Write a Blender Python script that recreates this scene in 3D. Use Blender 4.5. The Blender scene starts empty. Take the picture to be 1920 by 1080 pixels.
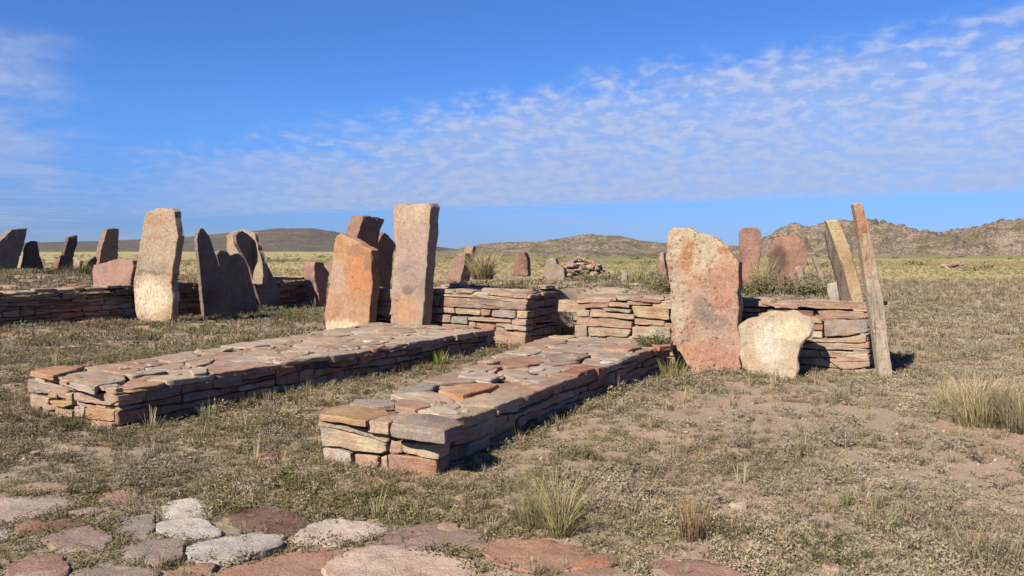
import bpy, math, random
import numpy as np
from mathutils import Vector, Matrix

rnd = random.Random(7)
rng = np.random.default_rng(11)
scene = bpy.context.scene
COL = scene.collection
PI = math.pi

# ------------------------------------------------------------------ camera
FOC, HCAM = 1600.0, 1.6                   # focal length in photograph pixels, eye height in metres
PITCH = math.atan(72.0 / FOC)
cam_d = bpy.data.cameras.new('camera')
cam_d.sensor_width = 36.0
cam_d.lens = 36.0 * FOC / 1920.0
cam_d.clip_start = 0.05
cam_d.clip_end = 12000
cam = bpy.data.objects.new('camera', cam_d)
COL.objects.link(cam)
cam.location = (0, 0, HCAM)
cam.rotation_euler = (PI / 2 - PITCH, 0, 0)
scene.camera = cam
scene.render.resolution_x, scene.render.resolution_y = 1024, 576

# ------------------------------------------------------------------ sun, sky, exposure
SUN_EL = math.radians(38)
SUN_AZ = math.radians(39)                 # light travels towards +X+Y, this far from +Y
trav = Vector((math.sin(SUN_AZ) * math.cos(SUN_EL), math.cos(SUN_AZ) * math.cos(SUN_EL), -math.sin(SUN_EL)))
sd = bpy.data.lights.new('sun', 'SUN')
sd.energy = 5.0
sd.angle = math.radians(0.53)
sd.color = (1.0, 0.90, 0.75)
sun = bpy.data.objects.new('sun', sd)
COL.objects.link(sun)
sun.rotation_euler = trav.to_track_quat('-Z', 'Y').to_euler()
sun.location = (-20, -20, 30)

scene.view_settings.view_transform = 'Standard'
scene.view_settings.look = 'None'
scene.view_settings.gamma = 1
scene.view_settings.exposure = 1.15
scene.view_settings.use_curve_mapping = False


ALB = 0.56                                # overall reflectance trim of earth, stone and plants


class NT:
    """small node-tree helper"""
    def __init__(s, tree):
        s.t = tree; s.n = tree.nodes; s.l = tree.links
        s.n.clear()
    def new(s, typ, **kw):
        nd = s.n.new(typ)
        for k, v in kw.items(): setattr(nd, k, v)
        return nd
    def put(s, sock, v):
        if isinstance(v, bpy.types.NodeSocket): s.l.new(v, sock)
        elif v is not None:
            if isinstance(v, (tuple, list)) and len(v) == 3 and sock.type == 'RGBA': v = (*v, 1)
            sock.default_value = v
    def math(s, op, a, b=None, c=None, clamp=False):
        m = s.new('ShaderNodeMath', operation=op, use_clamp=clamp)
        s.put(m.inputs[0], a); s.put(m.inputs[1], b); s.put(m.inputs[2], c)
        return m.outputs[0]
    def vmath(s, op, a, b=None):
        m = s.new('ShaderNodeVectorMath', operation=op)
        s.put(m.inputs[0], a); s.put(m.inputs[1], b)
        return m.outputs['Value'] if op in ('DOT_PRODUCT', 'LENGTH') else m.outputs[0]
    def noise(s, vec, scale, detail=4, rough=0.55, dist=0.0, color=False):
        m = s.new('ShaderNodeTexNoise')
        s.put(m.inputs['Vector'], vec); s.put(m.inputs['Scale'], scale)
        s.put(m.inputs['Detail'], detail); s.put(m.inputs['Roughness'], rough); s.put(m.inputs['Distortion'], dist)
        return m.outputs['Color' if color else 'Fac']
    def voro(s, vec, scale, feature='F1', out='Distance'):
        m = s.new('ShaderNodeTexVoronoi', feature=feature)
        s.put(m.inputs['Vector'], vec); s.put(m.inputs['Scale'], scale)
        return m.outputs[out]
    def ramp(s, v, a, b, lo=0.0, hi=1.0, smooth=True):
        m = s.new('ShaderNodeMapRange', interpolation_type='SMOOTHSTEP' if smooth else 'LINEAR')
        s.put(m.inputs[0], v); s.put(m.inputs[1], a); s.put(m.inputs[2], b); s.put(m.inputs[3], lo); s.put(m.inputs[4], hi)
        return m.outputs[0]
    def mix(s, f, a, b, blend='MIX'):
        m = s.new('ShaderNodeMix', data_type='RGBA', blend_type=blend)
        s.put(m.inputs[0], f); s.put(m.inputs[6], a); s.put(m.inputs[7], b)
        return m.outputs[2]
    def mapv(s, vec, scale=(1, 1, 1), loc=(0, 0, 0), rot=(0, 0, 0)):
        m = s.new('ShaderNodeMapping')
        s.put(m.inputs[0], vec); s.put(m.inputs[1], loc); s.put(m.inputs[2], rot); s.put(m.inputs[3], scale)
        return m.outputs[0]


def lin(r, g, b):
    f = lambda c: (c / 255 / 12.92) if c <= 10 else ((c / 255 + 0.055) / 1.055) ** 2.4
    return (f(r), f(g), f(b))


def cam_dir(px, py):
    """direction of the viewing ray through a photograph pixel, in world axes"""
    x, y, z = (px - 960) / FOC, (540 - py) / FOC, -1.0
    # camera looks along +Y pitched down
    c, s_ = math.cos(PITCH), math.sin(PITCH)
    fwd = Vector((0, c, -s_)); up = Vector((0, s_, c))
    return Vector((1, 0, 0)) * x + up * y + fwd


def ground(px, py, z=0.0):
    d = cam_dir(px, py)
    t = (z - HCAM) / d.z
    return Vector((d.x * t, d.y * t, z))


def at(px, py, Y):
    d = cam_dir(px, py)
    t = Y / d.y
    return Vector((d.x * t, Y, HCAM + d.z * t))


def on_plane(px, py, p0, n):
    d = cam_dir(px, py)
    o = Vector((0, 0, HCAM))
    t = (p0 - o).dot(n) / d.dot(n)
    return o + d * t


world = bpy.data.worlds.new('World')
scene.world = world
world.use_nodes = True
w = NT(world.node_tree)
sky = w.new('ShaderNodeTexSky', sky_type='NISHITA')
sky.sun_disc = False
sky.sun_elevation = SUN_EL
sky.sun_rotation = PI + SUN_AZ
sky.altitude = 1400
sky.air_density = 1.0
sky.dust_density = 0.25
sky.ozone_density = 2.6
SKY_STR = 0.060
tc = w.new('ShaderNodeTexCoord').outputs['Generated']
dirv = w.vmath('NORMALIZE', tc)
sep = w.new('ShaderNodeSeparateXYZ'); w.put(sep.inputs[0], dirv)
dz = w.math('MAXIMUM', sep.outputs[2], 0.012)
cmb = w.new('ShaderNodeCombineXYZ')
w.put(cmb.inputs[0], w.math('DIVIDE', sep.outputs[0], dz)); w.put(cmb.inputs[1], w.math('DIVIDE', sep.outputs[1], dz))
plan = cmb.outputs[0]
dz2 = w.math('MAXIMUM', w.math('ADD', sep.outputs[2], 0.28), 0.1)
cmb2 = w.new('ShaderNodeCombineXYZ')
w.put(cmb2.inputs[0], w.math('DIVIDE', sep.outputs[0], dz2)); w.put(cmb2.inputs[1], w.math('DIVIDE', sep.outputs[1], dz2))
plan2 = cmb2.outputs[0]


def plane_n(a, b):
    n = cam_dir(*a).cross(cam_dir(*b)).normalized()
    return tuple(n)


warp = w.noise(w.mapv(plan, (0.35, 0.22, 1)), 1.0, 3, 0.55)
warp2 = w.noise(w.mapv(plan, (1.4, 0.9, 1), (3, 1, 0)), 1.0, 3, 0.6)
wv = w.math('ADD', w.math('MULTIPLY', w.math('SUBTRACT', warp, 0.5), 0.16), w.math('MULTIPLY', w.math('SUBTRACT', warp2, 0.5), 0.10))
# the bank lies between two great circles: its ragged upper edge and its level lower edge
up_d = w.math('ADD', w.vmath('DOT_PRODUCT', dirv, plane_n((250, 268), (1920, 10))), wv)       # >0 below the line
lo_d = w.vmath('DOT_PRODUCT', dirv, plane_n((700, 396), (1920, 360)))                            # <0 above the line
lo_d = w.math('ADD', lo_d, w.math('MULTIPLY', w.math('SUBTRACT', warp2, 0.5), 0.015))
m_up = w.ramp(up_d, -0.02, 0.035)
m_lo = w.ramp(lo_d, 0.004, -0.008)
left_fade = w.ramp(sep.outputs[0], -0.50, -0.12, 0.25, 1.0)
bank = w.math('MULTIPLY', w.math('MULTIPLY', m_up, m_lo), left_fade)
# rippled cells
cell_v = w.mapv(plan2, (19, 17, 1), (0.3, 0.2, 0), (0, 0, 0.2))
cells = w.noise(cell_v, 1.0, 3, 0.5, 0.25)
big = w.noise(w.mapv(plan2, (4.5, 4.5, 1), (5, 2, 0)), 1.0, 3, 0.5)
upper_open = w.ramp(up_d, 0.11, 0.0, 0.0, 1.0)      # cells break apart towards the upper edge
thr = w.math('ADD', w.math('MULTIPLY', upper_open, 0.22), w.math('MULTIPLY', w.math('SUBTRACT', 0.5, big), 0.5))
dens = w.math('SUBTRACT', cells, thr)
cov = w.ramp(dens, 0.08, 0.56)
solid = w.ramp(w.math('ADD', up_d, w.math('MULTIPLY', w.math('SUBTRACT', big, 0.5), 0.05)), 0.0, 0.065, 0.0, 0.74)
cov = w.math('MULTIPLY', w.math('MAXIMUM', cov, solid), bank)
# thin veil on the left
cl = cam_dir(10, 245).normalized()
dd = w.vmath('DOT_PRODUCT', dirv, tuple(cl))
veil = w.ramp(w.math('ADD', dd, w.math('MULTIPLY', wv, 0.10)), math.cos(0.115), math.cos(0.03))
veil = w.math('MULTIPLY', veil, w.ramp(w.noise(w.mapv(plan2, (4.0, 4.6, 1)), 1.0, 5, 0.6), 0.28, 0.60))
# faint streaks low over the far hills
streak = w.ramp(w.noise(w.mapv(dirv, (3, 3, 40)), 1.0, 3, 0.5), 0.52, 0.75)
streak = w.math('MULTIPLY', streak, w.ramp(sep.outputs[2], 0.16, 0.02))
cov = w.math('MAXIMUM', w.math('MULTIPLY', cov, 0.80), w.math('MAXIMUM', w.math('MULTIPLY', veil, 0.50), w.math('MULTIPLY', streak, 0.35)))
shade = w.ramp(w.math('ADD', w.math('MULTIPLY', cells, 0.75), w.math('MULTIPLY', w.noise(cell_v, 2.3, 3, 0.6, 0.3), 0.35)), 0.40, 0.72)
shade = w.math('MULTIPLY', shade, w.ramp(sep.outputs[2], 0.06, 0.20, 0.30, 1.0))
ccol = w.mix(shade, (3.1, 3.65, 5.3), (4.4, 4.9, 6.4))
skyc = w.mix(1.0, sky.outputs[0], (0.385, 0.65, 1.10), 'MULTIPLY')
low = w.ramp(sep.outputs[2], 0.16, -0.01)
skyc = w.mix(low, skyc, w.mix(1.0, skyc, (0.66, 0.585, 0.72), 'MULTIPLY'))
allc = w.mix(cov, skyc, ccol)
bg = w.new('ShaderNodeBackground')
w.put(bg.inputs[0], allc); w.put(bg.inputs[1], SKY_STR)
wo = w.new('ShaderNodeOutputWorld')
w.l.new(bg.outputs[0], wo.inputs[0])

# ------------------------------------------------------------------ numpy noise
_P = rng.permutation(4096)


def _h(ix, iy, iz):
    return (_P[(_P[(_P[ix & 4095] + iy) & 4095] + iz) & 4095]) / 4095.0


def vnoise(p):
    """value noise in [-1,1] for an (N,3) array"""
    p = np.asarray(p, dtype=float)
    i = np.floor(p).astype(np.int64); f = p - i
    f = f * f * f * (f * (f * 6 - 15) + 10)
    r = 0
    for dx in (0, 1):
        wx = f[:, 0] if dx else 1 - f[:, 0]
        for dy in (0, 1):
            wy = f[:, 1] if dy else 1 - f[:, 1]
            for dz_ in (0, 1):
                wz = f[:, 2] if dz_ else 1 - f[:, 2]
                r = r + wx * wy * wz * _h(i[:, 0] + dx, i[:, 1] + dy, i[:, 2] + dz_)
    return r * 2 - 1


def fbm(p, oct=4, gain=0.5):
    p = np.asarray(p, dtype=float)
    a, s, r = 1.0, 1.0, 0
    for k in range(oct):
        r = r + a * vnoise(p * s + 17.3 * k)
        a *= gain; s *= 2.03
    return r


def sst(x, a, b):
    t = np.clip((x - a) / (b - a), 0, 1)
    return t * t * (3 - 2 * t)


# ------------------------------------------------------------------ layout of the site
FO = np.array([0.60, 13.12])              # facade: origin in the middle of the doorway
FE = np.array([0.857, -0.515])            # along it, to the right
FN = np.array([0.515, 0.857])             # into the mound
LA = np.array([-10.4, 17.4])              # left wall: a point on it
LE = np.array([0.492, 0.871])             # along it, away from the camera
LN = np.array([0.871, -0.492])            # its outward face
WR = [(-1.41, 6.42), (-0.53, 6.04), (2.12, 11.30), (0.62, 12.35)]   # right low wall: near left, near right, far right, far left
WL = [(-4.70, 8.36), (-3.52, 7.55), (-0.27, 13.00), (-2.25, 14.02)] # left low wall


def inpoly(x, y, poly):
    x = np.asarray(x, float); y = np.asarray(y, float)
    ins = np.zeros(x.shape, bool)
    n = len(poly)
    for i in range(n):
        x0, y0 = poly[i][0], poly[i][1]; x1, y1 = poly[(i + 1) % n][0], poly[(i + 1) % n][1]
        c = ((y0 > y) != (y1 > y)) & (x < (x1 - x0) * (y - y0) / ((y1 - y0) + 1e-12) + x0)
        ins ^= c
    return ins


def terrain(x, y):
    x = np.asarray(x, float); y = np.asarray(y, float)
    sh = np.broadcast(x, y).shape
    x = np.broadcast_to(x, sh).ravel(); y = np.broadcast_to(y, sh).ravel()
    far = np.clip(np.hypot(x, y) / 60, 0.0, 1)
    z = 0.030 * vnoise(np.stack([x * 0.9, y * 0.9, x * 0], 1)) + 0.012 * vnoise(np.stack([x * 3.1, y * 3.1, x * 0 + 4], 1)) * (1 - far)
    calm = np.clip(np.exp(-(((x + 1.0) / 1.3) ** 2 + ((y - 5.9) / 1.0) ** 2)) + np.exp(-(((x + 4.1) / 1.2) ** 2 + ((y - 7.7) / 1.0) ** 2)), 0, 1)
    z = z * (1 - 0.9 * calm) - 0.045 * calm
    z = z + 0.25 * far * vnoise(np.stack([x * 0.03, y * 0.03, x * 0 + 2], 1))
    z = z + 0.09 * np.exp(-(((x + 1.6) / 3.2) ** 2 + ((y - 14.2) / 2.0) ** 2))
    z = z - 0.07 * np.exp(-(((x + 7.5) / 3.5) ** 2 + ((y - 21) / 4) ** 2))
    z = z - 0.05 * np.exp(-(((x - 3.6) / 1.5) ** 2 + ((y - 11.4) / 1.2) ** 2))
    # right mound behind the facade
    a = (x - FO[0]) * FE[0] + (y - FO[1]) * FE[1]
    b = (x - FO[0]) * FN[0] + (y - FO[1]) * FN[1]
    m = sst(b, 0.35, 0.85) * sst(a, -4.3, -3.7) * (1 - sst(x - 0.405 * y, -0.25, 0.2)) * (1 - sst(y, 26, 48))
    gap = (1 - sst(np.abs(a - 0.0), 0.55, 0.9)) * (1 - sst(b, 1.5, 3.0))
    hgt = 0.84 + 0.05 * vnoise(np.stack([x * 0.5, y * 0.5, x * 0 + 9], 1))
    z = z + m * hgt * (1 - gap)
    # left mound
    b2 = -((x - LA[0]) * LN[0] + (y - LA[1]) * LN[1])
    s2 = (x - LA[0]) * LE[0] + (y - LA[1]) * LE[1]
    m2 = sst(b2, 0.25, 0.7) * (1 - sst(s2, 9.0, 9.7)) * sst(s2, -14, -8) * (1 - sst(b2, 14, 24))
    z = z + m2 * (0.66 + 0.16 * sst(b2, 1, 8) + 0.04 * vnoise(np.stack([x * 0.6, y * 0.6, x * 0 + 5], 1)))
    # the plain climbs a little towards the hills on the right
    z = z + 0.5 * sst(y, 60, 160) * sst(x / np.maximum(y, 1), 0.1, 0.5)
    return z.reshape(sh)


def tz(x, y):
    return float(terrain(np.array([x]), np.array([y]))[0])


# ------------------------------------------------------------------ object helpers
def mesh_obj(name, verts, faces, mat, parent=None, sharp=None, smooth=True, origin=None):
    me = bpy.data.meshes.new(name)
    me.from_pydata([tuple(v) for v in verts], [], faces)
    me.update()
    if smooth:
        me.polygons.foreach_set('use_smooth', [True] * len(me.polygons))
        if sharp: me.set_sharp_from_angle(angle=math.radians(sharp))
    me.materials.append(mat)
    o = bpy.data.objects.new(name, me)
    COL.objects.link(o)
    if parent is not None: o.parent = parent
    return o


def tag(o, label=None, cat=None, group=None, kind=None):
    if label: o['label'] = label
    if cat: o['category'] = cat
    if group: o['group'] = group
    if kind: o['kind'] = kind
    elif cat == 'wall': o['kind'] = 'thing'
    return o


def empty(name, loc):
    o = bpy.data.objects.new(name, None)
    o.empty_display_size = 0.2
    o.location = loc
    COL.objects.link(o)
    return o


def resample(poly, seg, chaikin=1, keep=0.07):
    P = [np.array(p, float) for p in poly]
    for _ in range(chaikin):
        Q = []
        n = len(P)
        for i in range(n):
            a, b = P[i], P[(i + 1) % n]
            Q.append(a * (1 - keep) + b * keep); Q.append(a * keep + b * (1 - keep))
        P = Q
    out = []
    n = len(P)
    for i in range(n):
        a, b = P[i], P[(i + 1) % n]
        L = np.linalg.norm(b - a)
        k = max(1, int(round(L / seg)))
        for j in range(k): out.append(a + (b - a) * j / k)
    return np.array(out)


def centroid(P):
    x, y = P[:, 0], P[:, 1]
    x1, y1 = np.roll(x, -1), np.roll(y, -1)
    cr = x * y1 - x1 * y
    A = cr.sum() / 2
    if abs(A) < 1e-9: return P.mean(0)
    return np.array([((x + x1) * cr).sum() / (6 * A), ((y + y1) * cr).sum() / (6 * A)])


def plate(poly, thick, seg=0.06, rough=0.008, edge=0.012, bev=0.012, rings=2, seed=0, nf=5.0, center=None, chaikin=1, tilt=(0, 0), layered=0.0, mids=1, dome=0.0):
    """an irregular slab: outline in (u,v), front face at w=0, back at w=-thick. Returns verts (u,v,w), faces"""
    P = resample(poly, seg, chaikin)
    c = centroid(P) if center is None else np.array(center, float)
    N = len(P)
    so = np.array([seed * 3.17 % 91, seed * 1.73 % 57, seed * 0.91 % 33])
    rad = P - c
    rl = np.linalg.norm(rad, axis=1, keepdims=True) + 1e-9
    rings_l = []

    def ring(P2, w_): rings_l.append(np.column_stack([P2, np.full(len(P2), w_)]))

    def inset(d, j=0.0):
        k = np.clip(1 - d / rl, 0.15, 1.3)
        return c + rad * k
    en = edge * (vnoise(np.column_stack([P * 9 + so[:2], np.full(N, so[2])])) + 0.55 * vnoise(np.column_stack([P * 24 + so[:2], np.full(N, so[2])])))[:, None]
    P = P + rad / rl * en
    rad = P - c; rl = np.linalg.norm(rad, axis=1, keepdims=True) + 1e-9
    b = min(bev, thick * 0.3)
    for k in range(1, rings + 1):
        ring(c + rad * (k / (rings + 1)), 0.0)
    ring(inset(b * 1.4), 0.0)
    ring(P, -b)
    for k in range(mids):
        wv_ = -thick * (k + 1) / (mids + 1)
        e2 = edge * vnoise(np.column_stack([P * 7 + so[:2], np.full(N, so[2] + 5 + 3.7 * k)]))[:, None]
        e2 = e2 + layered * (rnd.random() - 0.5)
        ring(P + rad / rl * e2, wv_)
    ring(P + rad / rl * edge * 0.3, -thick + b)
    ring(inset(b * 1.4), -thick)
    V = np.vstack(rings_l)
    R = len(rings_l)
    V = np.vstack([V, [c[0], c[1], 0.0], [c[0], c[1], -thick]])
    # surface relief
    q = V * nf + so
    dn = rough * (vnoise(q) + 0.55 * vnoise(q * 2.7 + 3) + 0.3 * vnoise(q * 6.1 + 7))
    if dome:
        rr_ = np.linalg.norm((V[:, :2] - c) / (np.abs(P - c).max(0) + 1e-6), axis=1)
        dn = dn - dome * np.clip(rr_, 0, 1.3) ** 3
    V[:, 2] += dn + (V[:, 0] - c[0]) * tilt[0] + (V[:, 1] - c[1]) * tilt[1]
    F = []
    ic, ib = R * N, R * N + 1
    for i in range(N):
        F.append((ic, i, (i + 1) % N))
    for r in range(R - 1):
        for i in range(N):
            j = (i + 1) % N
            F.append((r * N + i, (r + 1) * N + i, (r + 1) * N + j, r * N + j))
    for i in range(N):
        F.append((ib, (R - 1) * N + (i + 1) % N, (R - 1) * N + i))
    # orientation: positive area polygons already give outward normals
    A = 0.5 * np.sum(P[:, 0] * np.roll(P[:, 1], -1) - np.roll(P[:, 0], -1) * P[:, 1])
    if A < 0: F = [tuple(reversed(f)) for f in F]
    return V, F


def frame_obj(name, V, F, O, U, Vv, W, mat, parent=None, sharp=38, color=None):
    """place plate coordinates with origin O and axes U,V,W; object keeps its own local axes (x=u, y=-w... z=v)"""
    me_v = np.column_stack([V[:, 0], -V[:, 2], V[:, 1]])
    o = mesh_obj(name, me_v, [tuple(f) for f in F], mat, None, sharp)
    M = Matrix(((U[0], -W[0], Vv[0], O[0]), (U[1], -W[1], Vv[1], O[1]), (U[2], -W[2], Vv[2], O[2]), (0, 0, 0, 1)))
    if parent is not None:
        o.parent = parent
        o.matrix_basis = Matrix.Translation(parent.location).inverted() @ M
    else:
        o.matrix_basis = M
    if color is not None: o.color = (*color, 1)
    return o


# ------------------------------------------------------------------ materials
def stone_nodes(t, pos, base, amt=1.0):
    """sandstone colour variation and relief on top of a base colour; returns colour, bump height"""
    n1 = t.noise(pos, 2.6, 5, 0.6, 0.4)
    n2 = t.noise(pos, 9.0, 5, 0.65)
    n3 = t.noise(pos, 70.0, 4, 0.7)
    nL = t.noise(pos, 1.7, 4, 0.6, 0.5)
    c = t.mix(t.ramp(n1, 0.35, 0.62, 0, 0.7 * amt), base, t.mix(0.65, base, (0.55, 0.43, 0.33)))
    c = t.mix(t.ramp(nL, 0.50, 0.66, 0, 0.6 * amt), c, (0.42, 0.235, 0.165))
    c = t.mix(t.ramp(nL, 0.46, 0.32, 0, 0.45 * amt), c, (0.38, 0.335, 0.30))
    c = t.mix(t.ramp(n2, 0.54, 0.70, 0, 0.45), c, (0.33, 0.17, 0.11))
    c = t.mix(t.ramp(t.noise(pos, 5.0, 5, 0.7, 0.8), 0.60, 0.74, 0, 0.60), c, (0.17, 0.145, 0.13))
    c = t.mix(t.ramp(t.noise(pos, 14.0, 4, 0.7), 0.60, 0.72, 0, 0.75), c, (0.55, 0.49, 0.39))
    c = t.mix(t.ramp(n3, 0.30, 0.75, -0.25, 0.25, False), c, (1, 1, 1), 'SOFT_LIGHT') if False else t.mix(1.0, c, t.mix(t.ramp(n3, 0.3, 0.72, 0, 1, False), (0.70, 0.69, 0.68), (1.22, 1.21, 1.19)), 'MULTIPLY')
    return c, n1, n2, n3


def make_stone_mat(name, base=None, bump=0.5, amt=1.0):
    m = bpy.data.materials.new(name); m.use_nodes = True
    t = NT(m.node_tree)
    oi = t.new('ShaderNodeObjectInfo')
    geo = t.new('ShaderNodeNewGeometry')
    off = t.math('MULTIPLY', oi.outputs['Random'], 37.0)
    cx = t.new('ShaderNodeCombineXYZ')
    t.put(cx.inputs[0], off); t.put(cx.inputs[1], t.math('MULTIPLY', off, 1.7)); t.put(cx.inputs[2], off)
    pos = t.vmath('ADD', geo.outputs['Position'], cx.outputs[0])
    if base is None: b = oi.outputs['Color']
    else:
        cr = t.new('ShaderNodeValToRGB')
        t.put(cr.inputs[0], geo.outputs['Random Per Island'])
        el = cr.color_ramp.elements
        while len(el) < len(base): el.new(0.5)
        cr.color_ramp.interpolation = 'CONSTANT'
        for k, bc in enumerate(base):
            el[k].position = k / len(base); el[k].color = (*bc, 1)
        b = cr.outputs[0]
    c, n1, n2, n3 = stone_nodes(t, pos, b, amt)
    strata = t.noise(t.mapv(pos, (2, 2, 34)), 1.0, 4, 0.6)
    c = t.mix(1.0, c, t.mix(t.ramp(strata, 0.35, 0.7), (0.86, 0.84, 0.83), (1.1, 1.09, 1.06)), 'MULTIPLY')
    crack = t.voro(t.vmath('ADD', pos, t.mapv(t.noise(pos, 6, 3, 0.6, color=True), (0.25, 0.25, 0.25))), 5.0, 'DISTANCE_TO_EDGE')
    ck = t.ramp(crack, 0.0, 0.02, 1.0, 0.0)
    fl = t.math('SNAP', t.noise(pos, 4.5, 4, 0.6, 0.3), 0.07)
    h = t.math('ADD', t.math('MULTIPLY', n2, 0.6), t.math('MULTIPLY', n3, 0.26))
    h = t.math('ADD', h, t.math('MULTIPLY', fl, 1.6))
    h = t.math('ADD', h, t.math('MULTIPLY', strata, 0.28))
    h = t.math('SUBTRACT', h, t.math('MULTIPLY', ck, 0.12))
    bp = t.new('ShaderNodeBump'); t.put(bp.inputs['Strength'], bump); t.put(bp.inputs['Distance'], 0.03); t.put(bp.inputs['Height'], h)
    bs = t.new('ShaderNodeBsdfPrincipled')
    t.put(bs.inputs['Base Color'], t.mix(1.0, c, (ALB, ALB, ALB), 'MULTIPLY')); t.put(bs.inputs['Roughness'], 0.92); t.put(bs.inputs['Normal'], bp.outputs[0])
    bs.inputs['Specular IOR Level'].default_value = 0.2
    o = t.new('ShaderNodeOutputMaterial'); t.l.new(bs.outputs[0], o.inputs[0])
    return m


def slab_mat(name, base, blobs=(), lichen=0.0, bump=0.75, grain=1.0, streak=0.0, crust=None):
    """standing stone: base colour, warped stains (u,v,ru,rv,colour,strength) in the stone's own axes, lichen speckle"""
    m = bpy.data.materials.new(name); m.use_nodes = True
    t = NT(m.node_tree)
    oc = t.new('ShaderNodeTexCoord').outputs['Object']
    oi = t.new('ShaderNodeObjectInfo')
    pos = oc
    n1 = t.noise(pos, 3.0, 5, 0.6, 0.5); n2 = t.noise(pos, 11, 5, 0.68); n3 = t.noise(pos, 60, 4, 0.7)
    c = t.mix(t.ramp(n1, 0.35, 0.68, 0, 0.6), tuple(base), tuple(x * k for x, k in zip(base, (0.72, 0.68, 0.66))))
    wn = t.noise(pos, 3.4, 5, 0.68, color=True)
    wpos = t.vmath('ADD', pos, t.vmath('MULTIPLY', t.vmath('SUBTRACT', wn, (0.5, 0.5, 0.5)), (0.34, 0.0, 0.34)))
    for (u, v, ru, rv, col, st) in blobs:
        d = t.vmath('SUBTRACT', wpos, (u, 0.0, v))
        d = t.vmath('MULTIPLY', d, (1 / ru, 0.0, 1 / rv))
        f = t.ramp(t.vmath('LENGTH', d), 1.15, 0.45, 0, st)
        f = t.math('MULTIPLY', f, t.ramp(n2, 0.28, 0.60, 0.55, 1.0))
        c = t.mix(f, c, tuple(col))
    if lichen > 0:
        lk = t.ramp(t.noise(pos, 15, 4, 0.75), 0.56, 0.60, 0, 1)
        lk = t.math('MULTIPLY', lk, t.ramp(n1, 0.40, 0.60, 0.15, 1))
        c = t.mix(t.math('MULTIPLY', lk, min(1.0, lichen * 1.3)), c, tuple(crust or (0.30, 0.10, 0.045)))
        dk = t.ramp(t.noise(t.mapv(pos, loc=(5, 3, 2)), 17, 3, 0.7), 0.60, 0.635, 0, 0.85 * lichen)
        c = t.mix(dk, c, (0.09, 0.08, 0.07))
        pl = t.ramp(t.noise(t.mapv(pos, loc=(9, 1, 4)), 16, 4, 0.7), 0.56, 0.66, 0, 0.7 * lichen)
        c = t.mix(pl, c, (0.56, 0.50, 0.36))
    c = t.mix(1.0, c, t.mix(t.ramp(n3, 0.3, 0.72, 0, 1, False), (0.74, 0.73, 0.72), (1.2, 1.19, 1.17)), 'MULTIPLY')
    c = t.mix(1.0, c, t.mix(t.ramp(n2, 0.3, 0.7, 0, 1), (0.86, 0.84, 0.82), (1.1, 1.1, 1.09)), 'MULTIPLY')
    bed = t.noise(t.mapv(pos, (1.2, 30, 1.2)), 1.0, 3, 0.6)
    fl = t.math('SNAP', t.noise(pos, 3.2, 5, 0.6, 0.4), 0.06)
    c = t.mix(t.ramp(t.noise(t.mapv(pos, (9, 9, 2.2)), 1.0, 5, 0.7), 0.52, 0.72, 0, 0.4), c, tuple(x * 0.55 for x in base))
    h = t.math('ADD', t.math('MULTIPLY', n2, 0.55), t.math('MULTIPLY', n3, 0.25 * grain))
    h = t.math('ADD', h, t.math('ADD', t.math('MULTIPLY', fl, 1.5), t.math('MULTIPLY', bed, 0.3)))
    if streak > 0:
        sn = t.noise(t.mapv(pos, (26, 26, 1.6)), 1.0, 4, 0.65)
        c = t.mix(t.ramp(sn, 0.48, 0.68, 0, streak), c, (0.10, 0.085, 0.07))
        h = t.math('ADD', h, t.math('MULTIPLY', sn, 0.8 * streak))
    crack = t.voro(t.vmath('ADD', t.mapv(pos, (0.7, 1, 1.1)), t.vmath('MULTIPLY', wn, (0.3, 0.3, 0.3))), 3.0, 'DISTANCE_TO_EDGE')
    ck = t.math('MULTIPLY', t.ramp(crack, 0.0, 0.012, 1.0, 0.0), t.ramp(n1, 0.45, 0.6))
    c = t.mix(t.math('MULTIPLY', ck, 0.5), c, (0.10, 0.07, 0.055))
    h = t.math('SUBTRACT', h, t.math('MULTIPLY', ck, 0.25))
    bp = t.new('ShaderNodeBump'); t.put(bp.inputs['Strength'], bump); t.put(bp.inputs['Distance'], 0.035); t.put(bp.inputs['Height'], h)
    bs = t.new('ShaderNodeBsdfPrincipled')
    t.put(bs.inputs['Base Color'], t.mix(1.0, c, (ALB, ALB, ALB), 'MULTIPLY')); t.put(bs.inputs['Roughness'], 0.9); t.put(bs.inputs['Normal'], bp.outputs[0])
    bs.inputs['Specular IOR Level'].default_value = 0.2
    o = t.new('ShaderNodeOutputMaterial'); t.l.new(bs.outputs[0], o.inputs[0])
    return m


# albedo palette of the local sandstone
PINK = (0.41, 0.265, 0.19); PINK2 = (0.475, 0.345, 0.25); TAN = (0.49, 0.38, 0.26); CREAM = (0.54, 0.46, 0.36)
ORANGE = (0.47, 0.215, 0.10); OCHRE = (0.49, 0.33, 0.19); RED = (0.36, 0.135, 0.085); GREY = (0.29, 0.265, 0.25)
WHITE = (0.62, 0.57, 0.50); YELLOW = (0.58, 0.48, 0.25); BROWN = (0.24, 0.13, 0.085); BLUEG = (0.30, 0.31, 0.33); DARK = (0.12, 0.085, 0.075)
PALETTE = [PINK, PINK, PINK2, PINK2, TAN, TAN, TAN, CREAM, (0.45, 0.24, 0.15), PINK, (0.36, 0.31, 0.28), OCHRE, PINK2, (0.36, 0.21, 0.16)]


def jit(c, a=0.12):
    k = 1 + rnd.uniform(-a, a)
    return tuple(max(0.02, x * k * (1 + rnd.uniform(-0.05, 0.05))) for x in c)


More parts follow.
